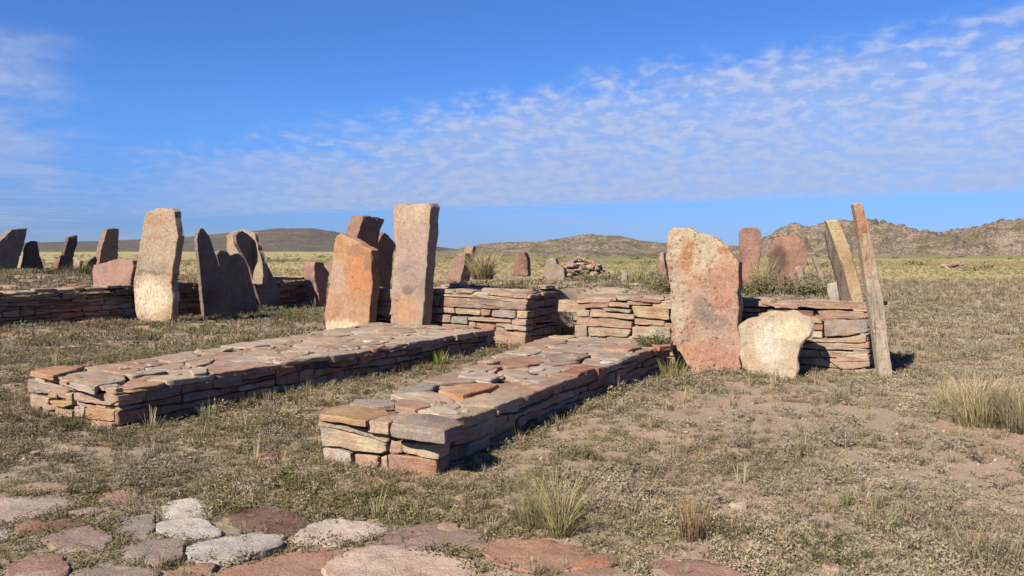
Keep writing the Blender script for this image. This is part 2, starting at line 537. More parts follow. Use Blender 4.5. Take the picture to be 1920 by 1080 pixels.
STONE = make_stone_mat('sandstone', bump=0.8)
FLAG = make_stone_mat('paving_sandstone', bump=0.8, amt=0.35)
RUBBLE = make_stone_mat('sandstone_rubble', base=[PINK, TAN, PINK2, GREY, RED, CREAM, PINK2], bump=0.5)


def soil_core_mat():
    m = bpy.data.materials.new('earth_fill'); m.use_nodes = True
    t = NT(m.node_tree)
    pos = t.new('ShaderNodeNewGeometry').outputs['Position']
    n = t.noise(pos, 12, 5, 0.7); n2 = t.noise(pos, 50, 4, 0.7)
    c = t.mix(t.ramp(n, 0.35, 0.65), (0.17, 0.105, 0.075), (0.33, 0.22, 0.165))
    bp = t.new('ShaderNodeBump'); t.put(bp.inputs['Strength'], 0.9); t.put(bp.inputs['Distance'], 0.03); t.put(bp.inputs['Height'], t.math('ADD', n, t.math('MULTIPLY', n2, 0.4)))
    bs = t.new('ShaderNodeBsdfPrincipled'); t.put(bs.inputs['Base Color'], t.mix(1.0, c, (ALB, ALB, ALB), 'MULTIPLY')); t.put(bs.inputs['Roughness'], 0.95); t.put(bs.inputs['Normal'], bp.outputs[0])
    bs.inputs['Specular IOR Level'].default_value = 0.1
    o = t.new('ShaderNodeOutputMaterial'); t.l.new(bs.outputs[0], o.inputs[0])
    return m


CORE = soil_core_mat()


def ground_mat():
    m = bpy.data.materials.new('steppe_soil'); m.use_nodes = True
    t = NT(m.node_tree)
    pos = t.new('ShaderNodeNewGeometry').outputs['Position']
    sp = t.new('ShaderNodeSeparateXYZ'); t.put(sp.inputs[0], pos)
    flat = t.mapv(pos, (1, 1, 0))
    dist = t.vmath('LENGTH', flat)
    n0 = t.noise(flat, 0.55, 4, 0.6); n1 = t.noise(flat, 2.2, 5, 0.65, 0.3); n2 = t.noise(flat, 14, 5, 0.7); n3 = t.noise(flat, 75, 3, 0.7)
    soil = t.mix(t.ramp(n1, 0.35, 0.65), (0.48, 0.32, 0.23), (0.56, 0.41, 0.305))
    mat_ = t.mix(t.ramp(n2, 0.35, 0.65), (0.37, 0.30, 0.215), (0.46, 0.385, 0.30))
    c = t.mix(t.ramp(n0, 0.40, 0.60, 0.15, 0.85), soil, mat_)
    c = t.mix(t.ramp(n2, 0.58, 0.70, 0, 0.5), c, (0.19, 0.155, 0.10))
    # small gravel specks
    v = t.voro(flat, 26.0); vc = t.voro(flat, 26.0, out='Color')
    gr = t.math('MULTIPLY', t.ramp(v, 0.22, 0.12), t.ramp(vc, 0.78, 0.84))
    c = t.mix(gr, c, (0.50, 0.42, 0.35))
    c = t.mix(1.0, c, t.mix(t.ramp(n3, 0.3, 0.7, 0, 1, False), (0.62, 0.60, 0.58), (1.25, 1.25, 1.22)), 'MULTIPLY')
    # dry grassland further off
    g0 = t.noise(t.mapv(pos, (0.020, 0.07, 0)), 1.0, 5, 0.6, 0.3)
    g1 = t.noise(t.mapv(pos, (0.25, 0.6, 0)), 1.0, 5, 0.65)
    g2 = t.noise(t.mapv(pos, (3.0, 3.0, 0)), 1.0, 4, 0.7)
    grass = t.mix(t.ramp(g0, 0.42, 0.60), (0.60, 0.49, 0.25), (0.42, 0.375, 0.18))
    grass = t.mix(t.ramp(g1, 0.35, 0.7, 0, 0.55), grass, (0.36, 0.285, 0.17))
    grass = t.mix(t.ramp(g2, 0.50, 0.72, 0, 0.6), grass, (0.13, 0.125, 0.06))
    far = t.ramp(t.math('ADD', dist, t.math('MULTIPLY', t.math('SUBTRACT', g1, 0.5), 30)), 22, 62)
    c = t.mix(far, c, grass)
    # greener damp strip in front of the middle hills
    strip = t.math('MULTIPLY', t.ramp(t.math('ADD', sp.outputs[1], t.math('MULTIPLY', t.math('SUBTRACT', g1, 0.5), 60)), 105, 135), t.ramp(sp.outputs[0], -60, -10))
    c = t.mix(t.math('MULTIPLY', strip, 0.75), c, t.mix(t.ramp(g1, 0.35, 0.65), (0.16, 0.175, 0.06), (0.27, 0.26, 0.11)))
    h = t.math('ADD', t.math('MULTIPLY', n2, 0.7), t.math('MULTIPLY', n3, 0.35))
    h = t.math('ADD', h, t.math('MULTIPLY', g2, far))
    bp = t.new('ShaderNodeBump'); t.put(bp.inputs['Strength'], 0.7); t.put(bp.inputs['Distance'], 0.03); t.put(bp.inputs['Height'], h)
    bs = t.new('ShaderNodeBsdfPrincipled'); t.put(bs.inputs['Base Color'], t.mix(1.0, c, (ALB, ALB, ALB), 'MULTIPLY')); t.put(bs.inputs['Roughness'], 0.97); t.put(bs.inputs['Normal'], bp.outputs[0])
    bs.inputs['Specular IOR Level'].default_value = 0.1
    o = t.new('ShaderNodeOutputMaterial'); t.l.new(bs.outputs[0], o.inputs[0])
    return m


def grid_mesh(name, X, Y, Z, mat):
    R, Cc = X.shape
    co = np.stack([X, Y, Z], -1).reshape(-1, 3).astype(np.float32)
    i = np.arange(R * Cc).reshape(R, Cc)
    q = np.stack([i[:-1, :-1], i[:-1, 1:], i[1:, 1:], i[1:, :-1]], -1).reshape(-1, 4).astype(np.int32)
    me = bpy.data.meshes.new(name)
    me.vertices.add(len(co)); me.vertices.foreach_set('co', co.ravel())
    me.loops.add(q.size); me.loops.foreach_set('vertex_index', q.ravel())
    me.polygons.add(len(q)); me.polygons.foreach_set('loop_start', np.arange(0, q.size, 4, dtype=np.int32))
    me.polygons.foreach_set('use_smooth', np.ones(len(q), bool))
    me.update(calc_edges=True); me.validate()
    me.materials.append(mat)
    o = bpy.data.objects.new(name, me); COL.objects.link(o)
    return o


# ------------------------------------------------------------------ ground
ys = np.concatenate([np.linspace(-60, 2.6, 24)[:-1], np.arange(2.6, 20, 0.075), 20 * np.exp(np.linspace(0, math.log(5500 / 20), 150))])
tt = np.linspace(-1, 1, 361); tt = np.sign(tt) * (0.75 * np.abs(tt) + 0.25 * np.abs(tt) ** 3)
GX = tt[None, :] * (np.maximum(ys, 0)[:, None] * 1.25 + 10 + np.where(ys < 2.6, 25, 0)[:, None] * 0)
GY = np.repeat(ys[:, None], len(tt), 1)
gnd = grid_mesh('ground', GX, GY, terrain(GX, GY), ground_mat())
tag(gnd, kind='structure')


# ------------------------------------------------------------------ hills
def hill_mat(name, c1, c2, c3, scale, green=0.3, bump=0.6, rock=0.5, gcol=(0.15, 0.155, 0.06)):
    m = bpy.data.materials.new(name); m.use_nodes = True
    t = NT(m.node_tree)
    g = t.new('ShaderNodeNewGeometry'); pos = g.outputs['Position']
    n0 = t.noise(pos, scale * 0.35, 5, 0.6, 0.4); n1 = t.noise(pos, scale, 6, 0.68, 0.3)
    n2 = t.noise(t.mapv(pos, (1, 1, 2.5)), scale * 4, 5, 0.72)
    c = t.mix(t.ramp(n1, 0.38, 0.62), c1, c2)
    c = t.mix(t.ramp(n2, 0.50, 0.64, 0, rock), c, c3)
    c = t.mix(t.ramp(n2, 0.46, 0.36, 0, rock), c, tuple(x * 0.36 for x in c1))
    gm = t.math('MULTIPLY', t.ramp(n0, 0.48, 0.62), t.ramp(n1, 0.40, 0.60, 0.4, 1))
    c = t.mix(t.math('MULTIPLY', gm, green), c, gcol)
    bp = t.new('ShaderNodeBump'); t.put(bp.inputs['Strength'], bump); t.put(bp.inputs['Distance'], 1.2 / scale * 0.5); t.put(bp.inputs['Height'], t.math('ADD', n1, t.math('MULTIPLY', n2, 0.5)))
    bs = t.new('ShaderNodeBsdfPrincipled'); t.put(bs.inputs['Base Color'], t.mix(1.0, c, (ALB, ALB, ALB), 'MULTIPLY')); t.put(bs.inputs['Roughness'], 0.97); t.put(bs.inputs['Normal'], bp.outputs[0])
    bs.inputs['Specular IOR Level'].default_value = 0.1
    o = t.new('ShaderNodeOutputMaterial'); t.l.new(bs.outputs[0], o.inputs[0])
    return m


def hill(name, skyline, Yr, depth_front, depth_back, mat, nx, nd, rough, rfreq, ridge=0.0, zbase=-0.6):
    pxs = np.array([p[0] for p in skyline], float); pys = np.array([p[1] for p in skyline], float)
    a = np.linspace(pxs[0], pxs[-1], nx)
    yy = np.interp(a, pxs, pys)
    k = max(3, nx // 120); ker = np.hanning(k + 2)[1:-1]; ker /= ker.sum()
    yy = np.convolve(np.pad(yy, (k, k), 'edge'), ker, 'same')[k:-k]
    tanx = (a - 960) / FOC
    X0 = tanx * Yr
    # height that this skyline has at the ridge distance
    el = (468 - yy) / FOC
    H = HCAM + el * Yr - zbase
    d = np.concatenate([np.linspace(-1, 0, nd), np.linspace(0, 1, nd // 3)[1:]])
    prof = np.where(d <= 0, np.cos(d * PI / 2) ** 1.25, np.cos(d * PI / 2))
    D = np.where(d <= 0, d * depth_front, d * depth_back)
    X = X0[None, :] * (1 + D[:, None] / Yr) ; Y = Yr + np.repeat(D[:, None], nx, 1)
    Hm = np.maximum(H, 0)[None, :]
    P = np.stack([X.ravel() * rfreq, Y.ravel() * rfreq, np.zeros(X.size)], 1)
    nz = fbm(P, 6, 0.55).reshape(X.shape)
    rg = (1 - np.abs(fbm(P * 0.6 + 31, 5, 0.55))).reshape(X.shape)
    env = np.clip(prof, 0, 1)[:, None]
    Z = Hm * env + rough * Hm * (nz * 0.5 + ridge * (rg - 0.75)) * np.sqrt(env) * (1 - 0.7 * np.exp(-(d[:, None] / 0.10) ** 2))
    # fold the slope into spurs and gullies
    lat = fbm(np.stack([X.ravel() * rfreq * 0.35, np.full(X.size, 3.0), Y.ravel() * rfreq * 0.08], 1), 3, 0.5).reshape(X.shape)
    Z = Z * (1 + 0.28 * lat * np.sin(np.clip(-d, 0, 1) * PI)[:, None])
    lim = (el[None, :] * Y + HCAM - zbase) / np.maximum(Z, 0.4 * Hm + 1e-3)
    sc = lim.min(0)
    kk = np.hanning(21); kk /= kk.sum()
    sc = np.convolve(np.pad(sc, 10, 'edge'), kk, 'valid')
    Z = Z * np.clip(sc, 0.3, 1.25)[None, :]
    o = grid_mesh(name, X, Y, Z + zbase, mat)
    tag(o, kind='structure')
    return o


hill('far_hill', [(-1900, 462), (-1200, 456), (-600, 458), (-200, 455), (0, 454), (80, 454), (180, 452), (260, 449), (330, 446), (400, 439), (470, 433), (530, 428), (585, 428), (625, 434), (690, 446), (745, 455), (800, 460), (865, 468), (980, 474)],
     1100, 520, 500, hill_mat('far_hill_scrub', (0.150, 0.130, 0.115), (0.205, 0.180, 0.150), (0.24, 0.21, 0.18), 0.05, 0.35, 0.5, 0.3, (0.13, 0.125, 0.085)), 420, 46, 0.10, 0.012, 0.35)
hill('middle_hills', [(800, 476), (860, 466), (900, 458), (930, 455), (985, 453), (1010, 453), (1055, 446), (1085, 441), (1108, 438), (1130, 442), (1150, 441), (1175, 445), (1200, 451), (1240, 455), (1290, 457), (1360, 460), (1440, 463), (1560, 468), (1700, 474)],
     290, 110, 120, hill_mat('middle_hill_rock', (0.30, 0.235, 0.17), (0.43, 0.35, 0.255), (0.68, 0.57, 0.45), 0.30, 0.85, 1.0, 0.85), 520, 60, 0.30, 0.085, 0.9)
hill('right_hills', [(1290, 480), (1370, 470), (1400, 460), (1432, 446), (1458, 428), (1474, 420), (1500, 422), (1520, 424), (1545, 417), (1580, 413), (1620, 411), (1650, 413), (1690, 422), (1715, 430), (1735, 431), (1755, 436), (1790, 430), (1830, 424), (1860, 415), (1880, 414), (1905, 409), (1960, 406), (2050, 402), (2200, 405), (2400, 398), (2700, 420), (3200, 440), (3800, 462)],
     215, 72, 110, hill_mat('right_hill_rock', (0.31, 0.235, 0.175), (0.46, 0.365, 0.28), (0.72, 0.58, 0.46), 0.42, 0.7, 1.0, 0.85), 900, 70, 0.44, 0.16, 1.2)
hill('back_hills', [(-3800, 462), (-3000, 440), (-2400, 448), (-1900, 462)], 900, 300, 300, hill_mat('back_hill_scrub', (0.17, 0.15, 0.12), (0.22, 0.19, 0.15), (0.25, 0.22, 0.18), 0.05), 80, 16, 0.15, 0.02, 0.4)


# ------------------------------------------------------------------ dry-stone masonry
_seed = [100]


def nseed():
    _seed[0] += 1
    return _seed[0]


def face_stones(parent, P, Q, z0, z1, n, manual=(), depth=0.24, course=(0.07, 0.13), slen=(0.16, 0.5), rgh=0.012, zvar=0.02, seg=0.07, palette=PALETTE, skip=None, keepz=None):
    """facing stones between plan points P->Q, outward normal n; manual = list of (pixel outline, colour)"""
    P = np.array(P, float); Q = np.array(Q, float); L = np.linalg.norm(Q - P); e = (Q - P) / L
    hx = 0.02 if n[0] > 0.5 else 0.05
    U = Vector((e[0], e[1], 0)); W = Vector((n[0], n[1], 0)).normalized(); V = Vector((0, 0, 1))
    flip = U.cross(V).dot(W) < 0        # U x V must point along W
    polys = []
    man2 = []
    for pts, colr in manual:
        pl = []
        for (px, py) in pts:
            h = on_plane(px, py, Vector((P[0], P[1], 0)), W)
            pl.append(((h.x - P[0]) * e[0] + (h.y - P[1]) * e[1], h.z))
        man2.append((pl, colr))
    if callable(z1): zt = z1
    else: zt = lambda s: z1
    seedk = nseed() * 1.37
    wv_ = lambda s, k: 0.5 * zvar * math.sin(s * 2.1 + k * 1.7 + seedk) + zvar * 0.6 * math.sin(s * 4.3 + k * 2.9 + seedk * 2)
    # course lines
    zs = [z0]
    while zs[-1] < zt(0) - course[0] * 0.6:
        zs.append(zs[-1] + rnd.uniform(*course))
    for k in range(len(zs) - 1):
        last = k == len(zs) - 2
        s = -rnd.uniform(0, 0.1)
        while s < L - 0.03:
            ln = rnd.uniform(*slen) * (1.3 if rnd.random() < 0.15 else 1)
            if s + ln > L - 0.12: ln = L - s
            a, b = max(s, 0), min(s + ln, L)
            s += ln
            if b - a < 0.05: continue
            cells = [(0, 1)]
            hh = zs[k + 1] - zs[k]
            if hh > 0.085 and rnd.random() < 0.35: q = rnd.uniform(0.35, 0.65); cells = [(0, q), (q, 1)]
            for (q0, q1) in cells:
                g = 0.006
                def zz(ss, q):
                    lo = zs[k] + wv_(ss, k); hi = zs[k + 1] + wv_(ss, k + 1)
                    sc = zt(ss) / zt(0)
                    return (lo + (hi - lo) * q) * (sc if k > 0 or q > 0 else 1)
                j = lambda m_: rnd.uniform(-m_, m_)
                sk = j(0.02)
                poly = [(a + g + sk, zz(a, q0) + g), ((a + b) / 2, zz((a + b) / 2, q0) + g + j(0.006)), (b - g + j(0.015), zz(b, q0) + g + j(0.006)), (b - g + j(0.015), zz(b, q1) - g + j(0.008)), ((a + b) / 2, zz((a + b) / 2, q1) - g + j(0.008)), (a + g + j(0.015), zz(a, q1) - g + j(0.008))]
                cx, cz = (a + b) / 2, (poly[1][1] + poly[4][1]) / 2
                if poly[4][1] - poly[1][1] < 0.022: continue
                if skip and skip(cx, cz): continue
                if any(inpoly([cx], [cz], mp)[0] for mp, _ in man2): continue
                if man2 and cz > z0 + 0.05:
                    cv = 0
                    for fx in (0.2, 0.5, 0.8):
                        sx = a + (b - a) * fx
                        if any(inpoly([sx], [cz], mp)[0] for mp, _ in man2): cv += 1
                    if cv >= 2: continue
                    rec = -0.02 if cv else 0
                else: rec = 0
                polys.append((poly, jit(rnd.choice(palette)), rec + rnd.uniform(-0.028, 0.022)))
    for mp, colr in man2: polys.append((mp, colr, 0.015 + rnd.uniform(-0.006, 0.008)))
    res = []
    for poly, colr, off in polys:
        pp = poly if not flip else [(-u, v) for u, v in poly]
        Uu = U if not flip else -U
        area = 0.5 * sum(pp[i][0] * pp[(i + 1) % len(pp)][1] - pp[(i + 1) % len(pp)][0] * pp[i][1] for i in range(len(pp)))
        if area < 0: pp = pp[::-1]
        c = centroid(np.array(pp))
        pp = [(u - c[0], v - c[1]) for u, v in pp]
        O = Vector((P[0], P[1], 0)) + Uu * c[0] + Vector((0, 0, c[1])) + W * off
        Vv, F = plate(pp, depth * rnd.uniform(0.8, 1.1), seg, rgh, 0.008, 0.008, 2, nseed(), 7.0, tilt=(rnd.uniform(-hx, hx), rnd.uniform(-0.09, 0.09)), layered=0.008)
        res.append(frame_obj('stone', Vv, F, O, Uu, V, W, STONE, parent, 35, colr))
    return res


def clip_half(poly, p, n):
    """keep side where (x-p).n <= 0"""
    out = []
    N = len(poly)
    for i in range(N):
        a, b = poly[i], poly[(i + 1) % N]
        da = (a[0] - p[0]) * n[0] + (a[1] - p[1]) * n[1]; db = (b[0] - p[0]) * n[0] + (b[1] - p[1]) * n[1]
        if da <= 0: out.append(a)
        if da * db < 0:
            t_ = da / (da - db); out.append((a[0] + (b[0] - a[0]) * t_, a[1] + (b[1] - a[1]) * t_))
    return out


def voronoi(region, pts, metric=1.0):
    cells = []
    for i, p in enumerate(pts):
        poly = list(region)
        for j, q in enumerate(pts):
            if j == i: continue
            mx, my = (p[0] + q[0]) / 2, (p[1] + q[1]) / 2
            poly = clip_half(poly, (mx, my), (q[0] - p[0], q[1] - p[1]))
            if len(poly) < 3: break
        if len(poly) >= 3: cells.append(poly)
        else: cells.append(None)
    return cells


def lying(parent, poly, ztop, thick, colr, name='stone', rough=0.008, seg=0.07, tilt=0.02, label=None, edge=0.012, nf=5.0, rings=2, dome=0.0, bev=0.008):
    """flat stone lying with its top at ztop; poly in plan coordinates"""
    pp = list(poly)
    A = 0.5 * sum(pp[i][0] * pp[(i + 1) % len(pp)][1] - pp[(i + 1) % len(pp)][0] * pp[i][1] for i in range(len(pp)))
    if A < 0: pp = pp[::-1]
    c = centroid(np.array(pp, float))
    pp = [(u - c[0], v - c[1]) for u, v in pp]
    V, F = plate(pp, thick, seg, rough, edge, bev, rings, nseed(), nf, tilt=(rnd.uniform(-tilt, tilt), rnd.uniform(-tilt, tilt)), layered=0.012, dome=dome)
    o = frame_obj(name, V, F, Vector((c[0], c[1], ztop)), Vector((1, 0, 0)), Vector((0, 1, 0)), Vector((0, 0, 1)), FLAG if name == 'paving_stone' else STONE, parent, 35, colr)
    if label: o['label'] = label
    return o


def top_stones(parent, quad, zfun, spacing, manual=(), overhang=0.02, thick=(0.04, 0.08), palette=PALETTE, ragged=0.02, aspect=1.0):
    """irregular flat stones over a quad region (plan)"""
    (x0, y0), (x1, y1), (x2, y2), (x3, y3) = quad
    def m(u, v):
        ax, ay = x0 + (x1 - x0) * u, y0 + (y1 - y0) * u
        bx, by = x3 + (x2 - x3) * u, y3 + (y2 - y3) * u
        return (ax + (bx - ax) * v, ay + (by - ay) * v)
    Lv = math.dist(m(0.5, 0), m(0.5, 1)); Lu = (math.dist(m(0, 0), m(1, 0)) + math.dist(m(0, 1), m(1, 1))) / 2
    nv = max(1, int(round(Lv / (spacing * aspect)))); nu = max(1, int(round(Lu / spacing)))
    pts = []
    for j in range(nv):
        k = nu + rnd.choice((-1, 0, 0, 0, 1)) if nu > 2 else nu
        for i in range(k):
            pts.append(((i + 0.5 + rnd.uniform(-0.32, 0.32)) / k * Lu, (j + 0.5 + rnd.uniform(-0.34, 0.34)) / nv * Lv))
    pts = [p for p in pts if rnd.random() > 0.16]
    pts += [(p[0] + rnd.uniform(-0.12, 0.12), p[1] + rnd.uniform(-0.12, 0.12)) for p in pts if rnd.random() < 0.14 and 0.1 < p[0] < Lu - 0.1]
    pts = [p for p in pts if 0 < p[0] < Lu and 0 < p[1] < Lv]
    cells = voronoi([(0, 0), (Lu, 0), (Lu, Lv), (0, Lv)], pts)
    mpolys = [p for p, *_ in manual]
    for poly in cells:
        if not poly: continue
        c = centroid(np.array(poly))
        poly = [(c[0] + (p[0] - c[0]) * (1 - 0.0035 / max(0.05, math.dist(p, c))), c[1] + (p[1] - c[1]) * (1 - 0.0035 / max(0.05, math.dist(p, c)))) for p in poly]
        w_ = []
        for (u, v) in poly:
            uu, vv = u / Lu, v / Lv
            ed = lambda q: q + (overhang * rnd.uniform(-0.2, 1.6) if q > 0.97 else (-overhang * rnd.uniform(-0.2, 1.6) if q < 0.03 else 0))
            w_.append(m(ed(uu), vv))
        cx, cy = m(c[0] / Lu, c[1] / Lv)
        if any(inpoly([cx], [cy], mp)[0] for mp in mpolys): continue
        up_ = rnd.uniform(-0.4, 0.35) * ragged + (ragged * rnd.uniform(0.5, 1.3) if rnd.random() < 0.16 else 0)
        lying(parent, w_, zfun(cx, cy) + up_, rnd.uniform(*thick), jit(rnd.choice(palette)), 'capstone', rough=0.009, seg=0.05, tilt=0.022, edge=0.011, nf=6, rings=3)
    for mp, z_, th, colr in manual:
        lying(parent, mp, z_, th, colr, 'capstone', rough=0.006, seg=0.04, tilt=0.01, rings=3)


def core_block(parent, quad, z0, z1, name='rubble_core'):
    xs = [(z0, 1.0), (z1, 1.0)]
    c = np.mean(quad, 0)
    V, F = [], []
    n = 14
    pts = []
    for i in range(4):
        a, b = np.array(quad[i]), np.array(quad[(i + 1) % 4])
        for j in range(n): pts.append(a + (b - a) * j / n)
    N = len(pts)
    for z in (z0, z1):
        for p in pts: V.append((p[0], p[1], (z if not callable(z) else z(p[0], p[1]))))
    V = np.array(V)
    if parent is not None: V = V - np.array(parent.location)
    F = [tuple(range(N, 2 * N)), tuple(reversed(range(N)))] + [(i, (i + 1) % N, N + (i + 1) % N, N + i) for i in range(N)]
    o = mesh_obj(name, V, F, CORE, parent, None, False)
    return o


def shrink(quad, d):
    c = np.mean(quad, 0)
    out = []
    n = len(quad)
    for i in range(n):
        p = np.array(quad[i], float); a = np.array(quad[i - 1], float); b = np.array(quad[(i + 1) % n], float)
        ea = (a - p) / np.linalg.norm(a - p); eb = (b - p) / np.linalg.norm(b - p)
        s_ = abs(ea[0] * eb[1] - ea[1] * eb[0])
        out.append(tuple(p + (ea + eb) * d / max(0.3, s_)))
    return out


def outn(P, Q, c):
    e = np.array(Q) - np.array(P); n = np.array([e[1], -e[0]]); n = n / np.linalg.norm(n)
    if np.dot(np.array(P) - np.array(c), n) < 0: n = -n
    return n


# ---- right low wall
def px_plan(pts, z): return [tuple(ground(px, py, z)[:2]) for px, py in pts]


wr = empty('stone_wall', (0.3, 9.0, 0.0))
tag(wr, 'right one of the two low dry stone walls, its grey corner slab nearest', 'wall')
cR = np.mean(WR, 0)
ZR = 0.335
zR = lambda x, y: ZR + 0.035 * sst(np.array([y]), 7, 11)[0]
core_block(wr, shrink(WR, 0.05), -0.15, 0.30)
front_R = [
    ([(600, 800), (633, 803), (680, 817), (707, 823), (725, 832), (727, 845), (720, 849), (667, 845), (633, 837), (605, 835)], (0.57, 0.48, 0.33)),
    ([(600, 788), (640, 795), (684, 804), (728, 812), (732, 822), (727, 830), (707, 821), (680, 815), (633, 801), (600, 798)], PINK2),
    ([(754, 829), (790, 832), (825, 833), (822, 861), (792, 857), (758, 848)], (0.57, 0.47, 0.31)),
    ([(733, 823), (752, 829), (756, 848), (740, 850), (733, 846)], PINK),
    ([(607, 839), (635, 841), (658, 848), (661, 882), (612, 878)], (0.52, 0.46, 0.38)),
    ([(665, 850), (710, 855), (712, 892), (666, 886)], PINK2),
    ([(714, 856), (725, 853), (728, 894), (714, 892)], TAN),
    ([(729, 851), (760, 853), (820, 863), (818, 902), (767, 899), (729, 896)], (0.43, 0.185, 0.115)),
]
top_R = [
    (px_plan([(600, 779), (618, 766), (640, 761), (690, 764), (726, 770), (731, 778), (700, 786), (684, 792), (640, 785)], 0.345), 0.352, 0.050, (0.50, 0.30, 0.13)),
    (px_plan([(690, 792), (704, 784), (740, 779), (750, 786), (730, 795), (727, 796)], 0.335), 0.345, 0.090, PINK2),
    (px_plan([(732, 797), (748, 787), (772, 779), (800, 781), (842, 787), (872, 798), (834, 810), (824, 809)], 0.345), 0.362, 0.105, (0.24, 0.225, 0.215)),
    (px_plan([(655, 757), (680, 748), (735, 751), (742, 760), (700, 764), (660, 762)], 0.345), 0.355, 0.05, (0.36, 0.33, 0.31)),
    (px_plan([(735, 757), (750, 749), (800, 753), (812, 760), (780, 768), (745, 765)], 0.345), 0.352, 0.05, (0.42, 0.22, 0.16)),
    (px_plan([(800, 768), (820, 763), (850, 768), (862, 775), (840, 780), (810, 777)], 0.345), 0.356, 0.05, (0.62, 0.56, 0.46)),
    (px_plan([(820, 735), (855, 728), (900, 722), (935, 726), (915, 735), (870, 746), (850, 745)], 0.35), 0.378, 0.05, (0.50, 0.25, 0.12)),
    (px_plan([(857, 708), (890, 701), (925, 703), (937, 709), (920, 716), (875, 713)], 0.35), 0.374, 0.045, (0.52, 0.49, 0.45)),
    (px_plan([(935, 682), (965, 673), (1020, 672), (1022, 681), (990, 690), (945, 692)], 0.35), 0.375, 0.05, (0.38, 0.165, 0.105)),
    (px_plan([(1020, 671), (1060, 664), (1110, 668), (1085, 676), (1030, 678)], 0.35), 0.372, 0.05, (0.22, 0.17, 0.15)),
    (px_plan([(1130, 657), (1180, 650), (1205, 656), (1180, 663), (1140, 662)], 0.35), 0.40, 0.05, (0.46, 0.26, 0.17)),
    (px_plan([(1215, 650), (1262, 646), (1258, 656), (1235, 660)], 0.35), 0.41, 0.06, (0.45, 0.20, 0.11)),
]
face_stones(wr, WR[0], WR[1], -0.06, ZR - 0.045, outn(WR[0], WR[1], cR), front_R, depth=0.20, seg=0.035, rgh=0.010)
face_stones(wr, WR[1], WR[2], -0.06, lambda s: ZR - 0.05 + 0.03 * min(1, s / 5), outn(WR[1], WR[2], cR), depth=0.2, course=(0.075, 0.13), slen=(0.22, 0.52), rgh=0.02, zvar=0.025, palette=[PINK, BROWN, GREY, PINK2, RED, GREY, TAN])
face_stones(wr, WR[0], WR[3], -0.06, ZR - 0.05, outn(WR[0], WR[3], cR), depth=0.2, course=(0.1, 0.15), slen=(0.3, 0.6), rgh=0.02)
pinks = [PINK, PINK2, PINK2, TAN, TAN, CREAM, (0.50, 0.42, 0.33), (0.46, 0.34, 0.28), (0.42, 0.28, 0.22), (0.38, 0.33, 0.30), CREAM, (0.43, 0.25, 0.18), (0.44, 0.35, 0.29), PINK]
top_stones(wr, WR, zR, 0.34, top_R, palette=pinks, thick=(0.05, 0.10), aspect=1.25, ragged=0.012, overhang=0.012)

def crumbs(parent, quad, zf, n):
    (x0, y0), (x1, y1), (x2, y2), (x3, y3) = quad
    for _ in range(n):
        u, v = rnd.uniform(0.04, 0.96), rnd.random()
        ax, ay = x0 + (x1 - x0) * u, y0 + (y1 - y0) * u; bx, by = x3 + (x2 - x3) * u, y3 + (y2 - y3) * u
        x, y = ax + (bx - ax) * v, ay + (by - ay) * v
        r = rnd.choice((0.03, 0.04, 0.05, 0.07, 0.10)) * rnd.uniform(0.8, 1.3)
        V, F = chunk(r, 0.35)
        place_frame(V, F, (x, y, zf(x, y) + r * 0.14 + 0.004), parent)


def place_frame(V, F, loc, parent):
    W = Vector((rnd.uniform(-0.12, 0.12), rnd.uniform(-0.12, 0.12), 1)).normalized(); a = rnd.uniform(0, 6.28)
    U = Vector((math.cos(a), math.sin(a), 0)); U = (U - W * U.dot(W)).normalized()
    frame_obj('stone_chip', V, F, Vector(loc), U, W.cross(U), W, STONE, parent, 35, jit(rnd.choice([PINK2, TAN, CREAM, PINK, GREY, WHITE]), 0.15))


def chunk(r, flat=0.6):
    """irregular angular block"""
    k = rnd.choice((5, 6, 7)); pts = []
    a0 = rnd.uniform(0, 6.28)
    for i in range(k):
        a = a0 + 2 * PI * i / k + rnd.uniform(-0.3, 0.3)
        rr = r * rnd.uniform(0.72, 1.15)
        pts.append((rr * math.cos(a), rr * 0.75 * math.sin(a)))
    return plate(pts, r * flat * rnd.uniform(0.7, 1.2), r * 0.8, r * 0.08, r * 0.06, r * 0.12, 1, nseed(), 1.5 / r, chaikin=1, tilt=(rnd.uniform(-0.2, 0.2), rnd.uniform(-0.2, 0.2)))


crumbs(wr, WR, zR, 60)

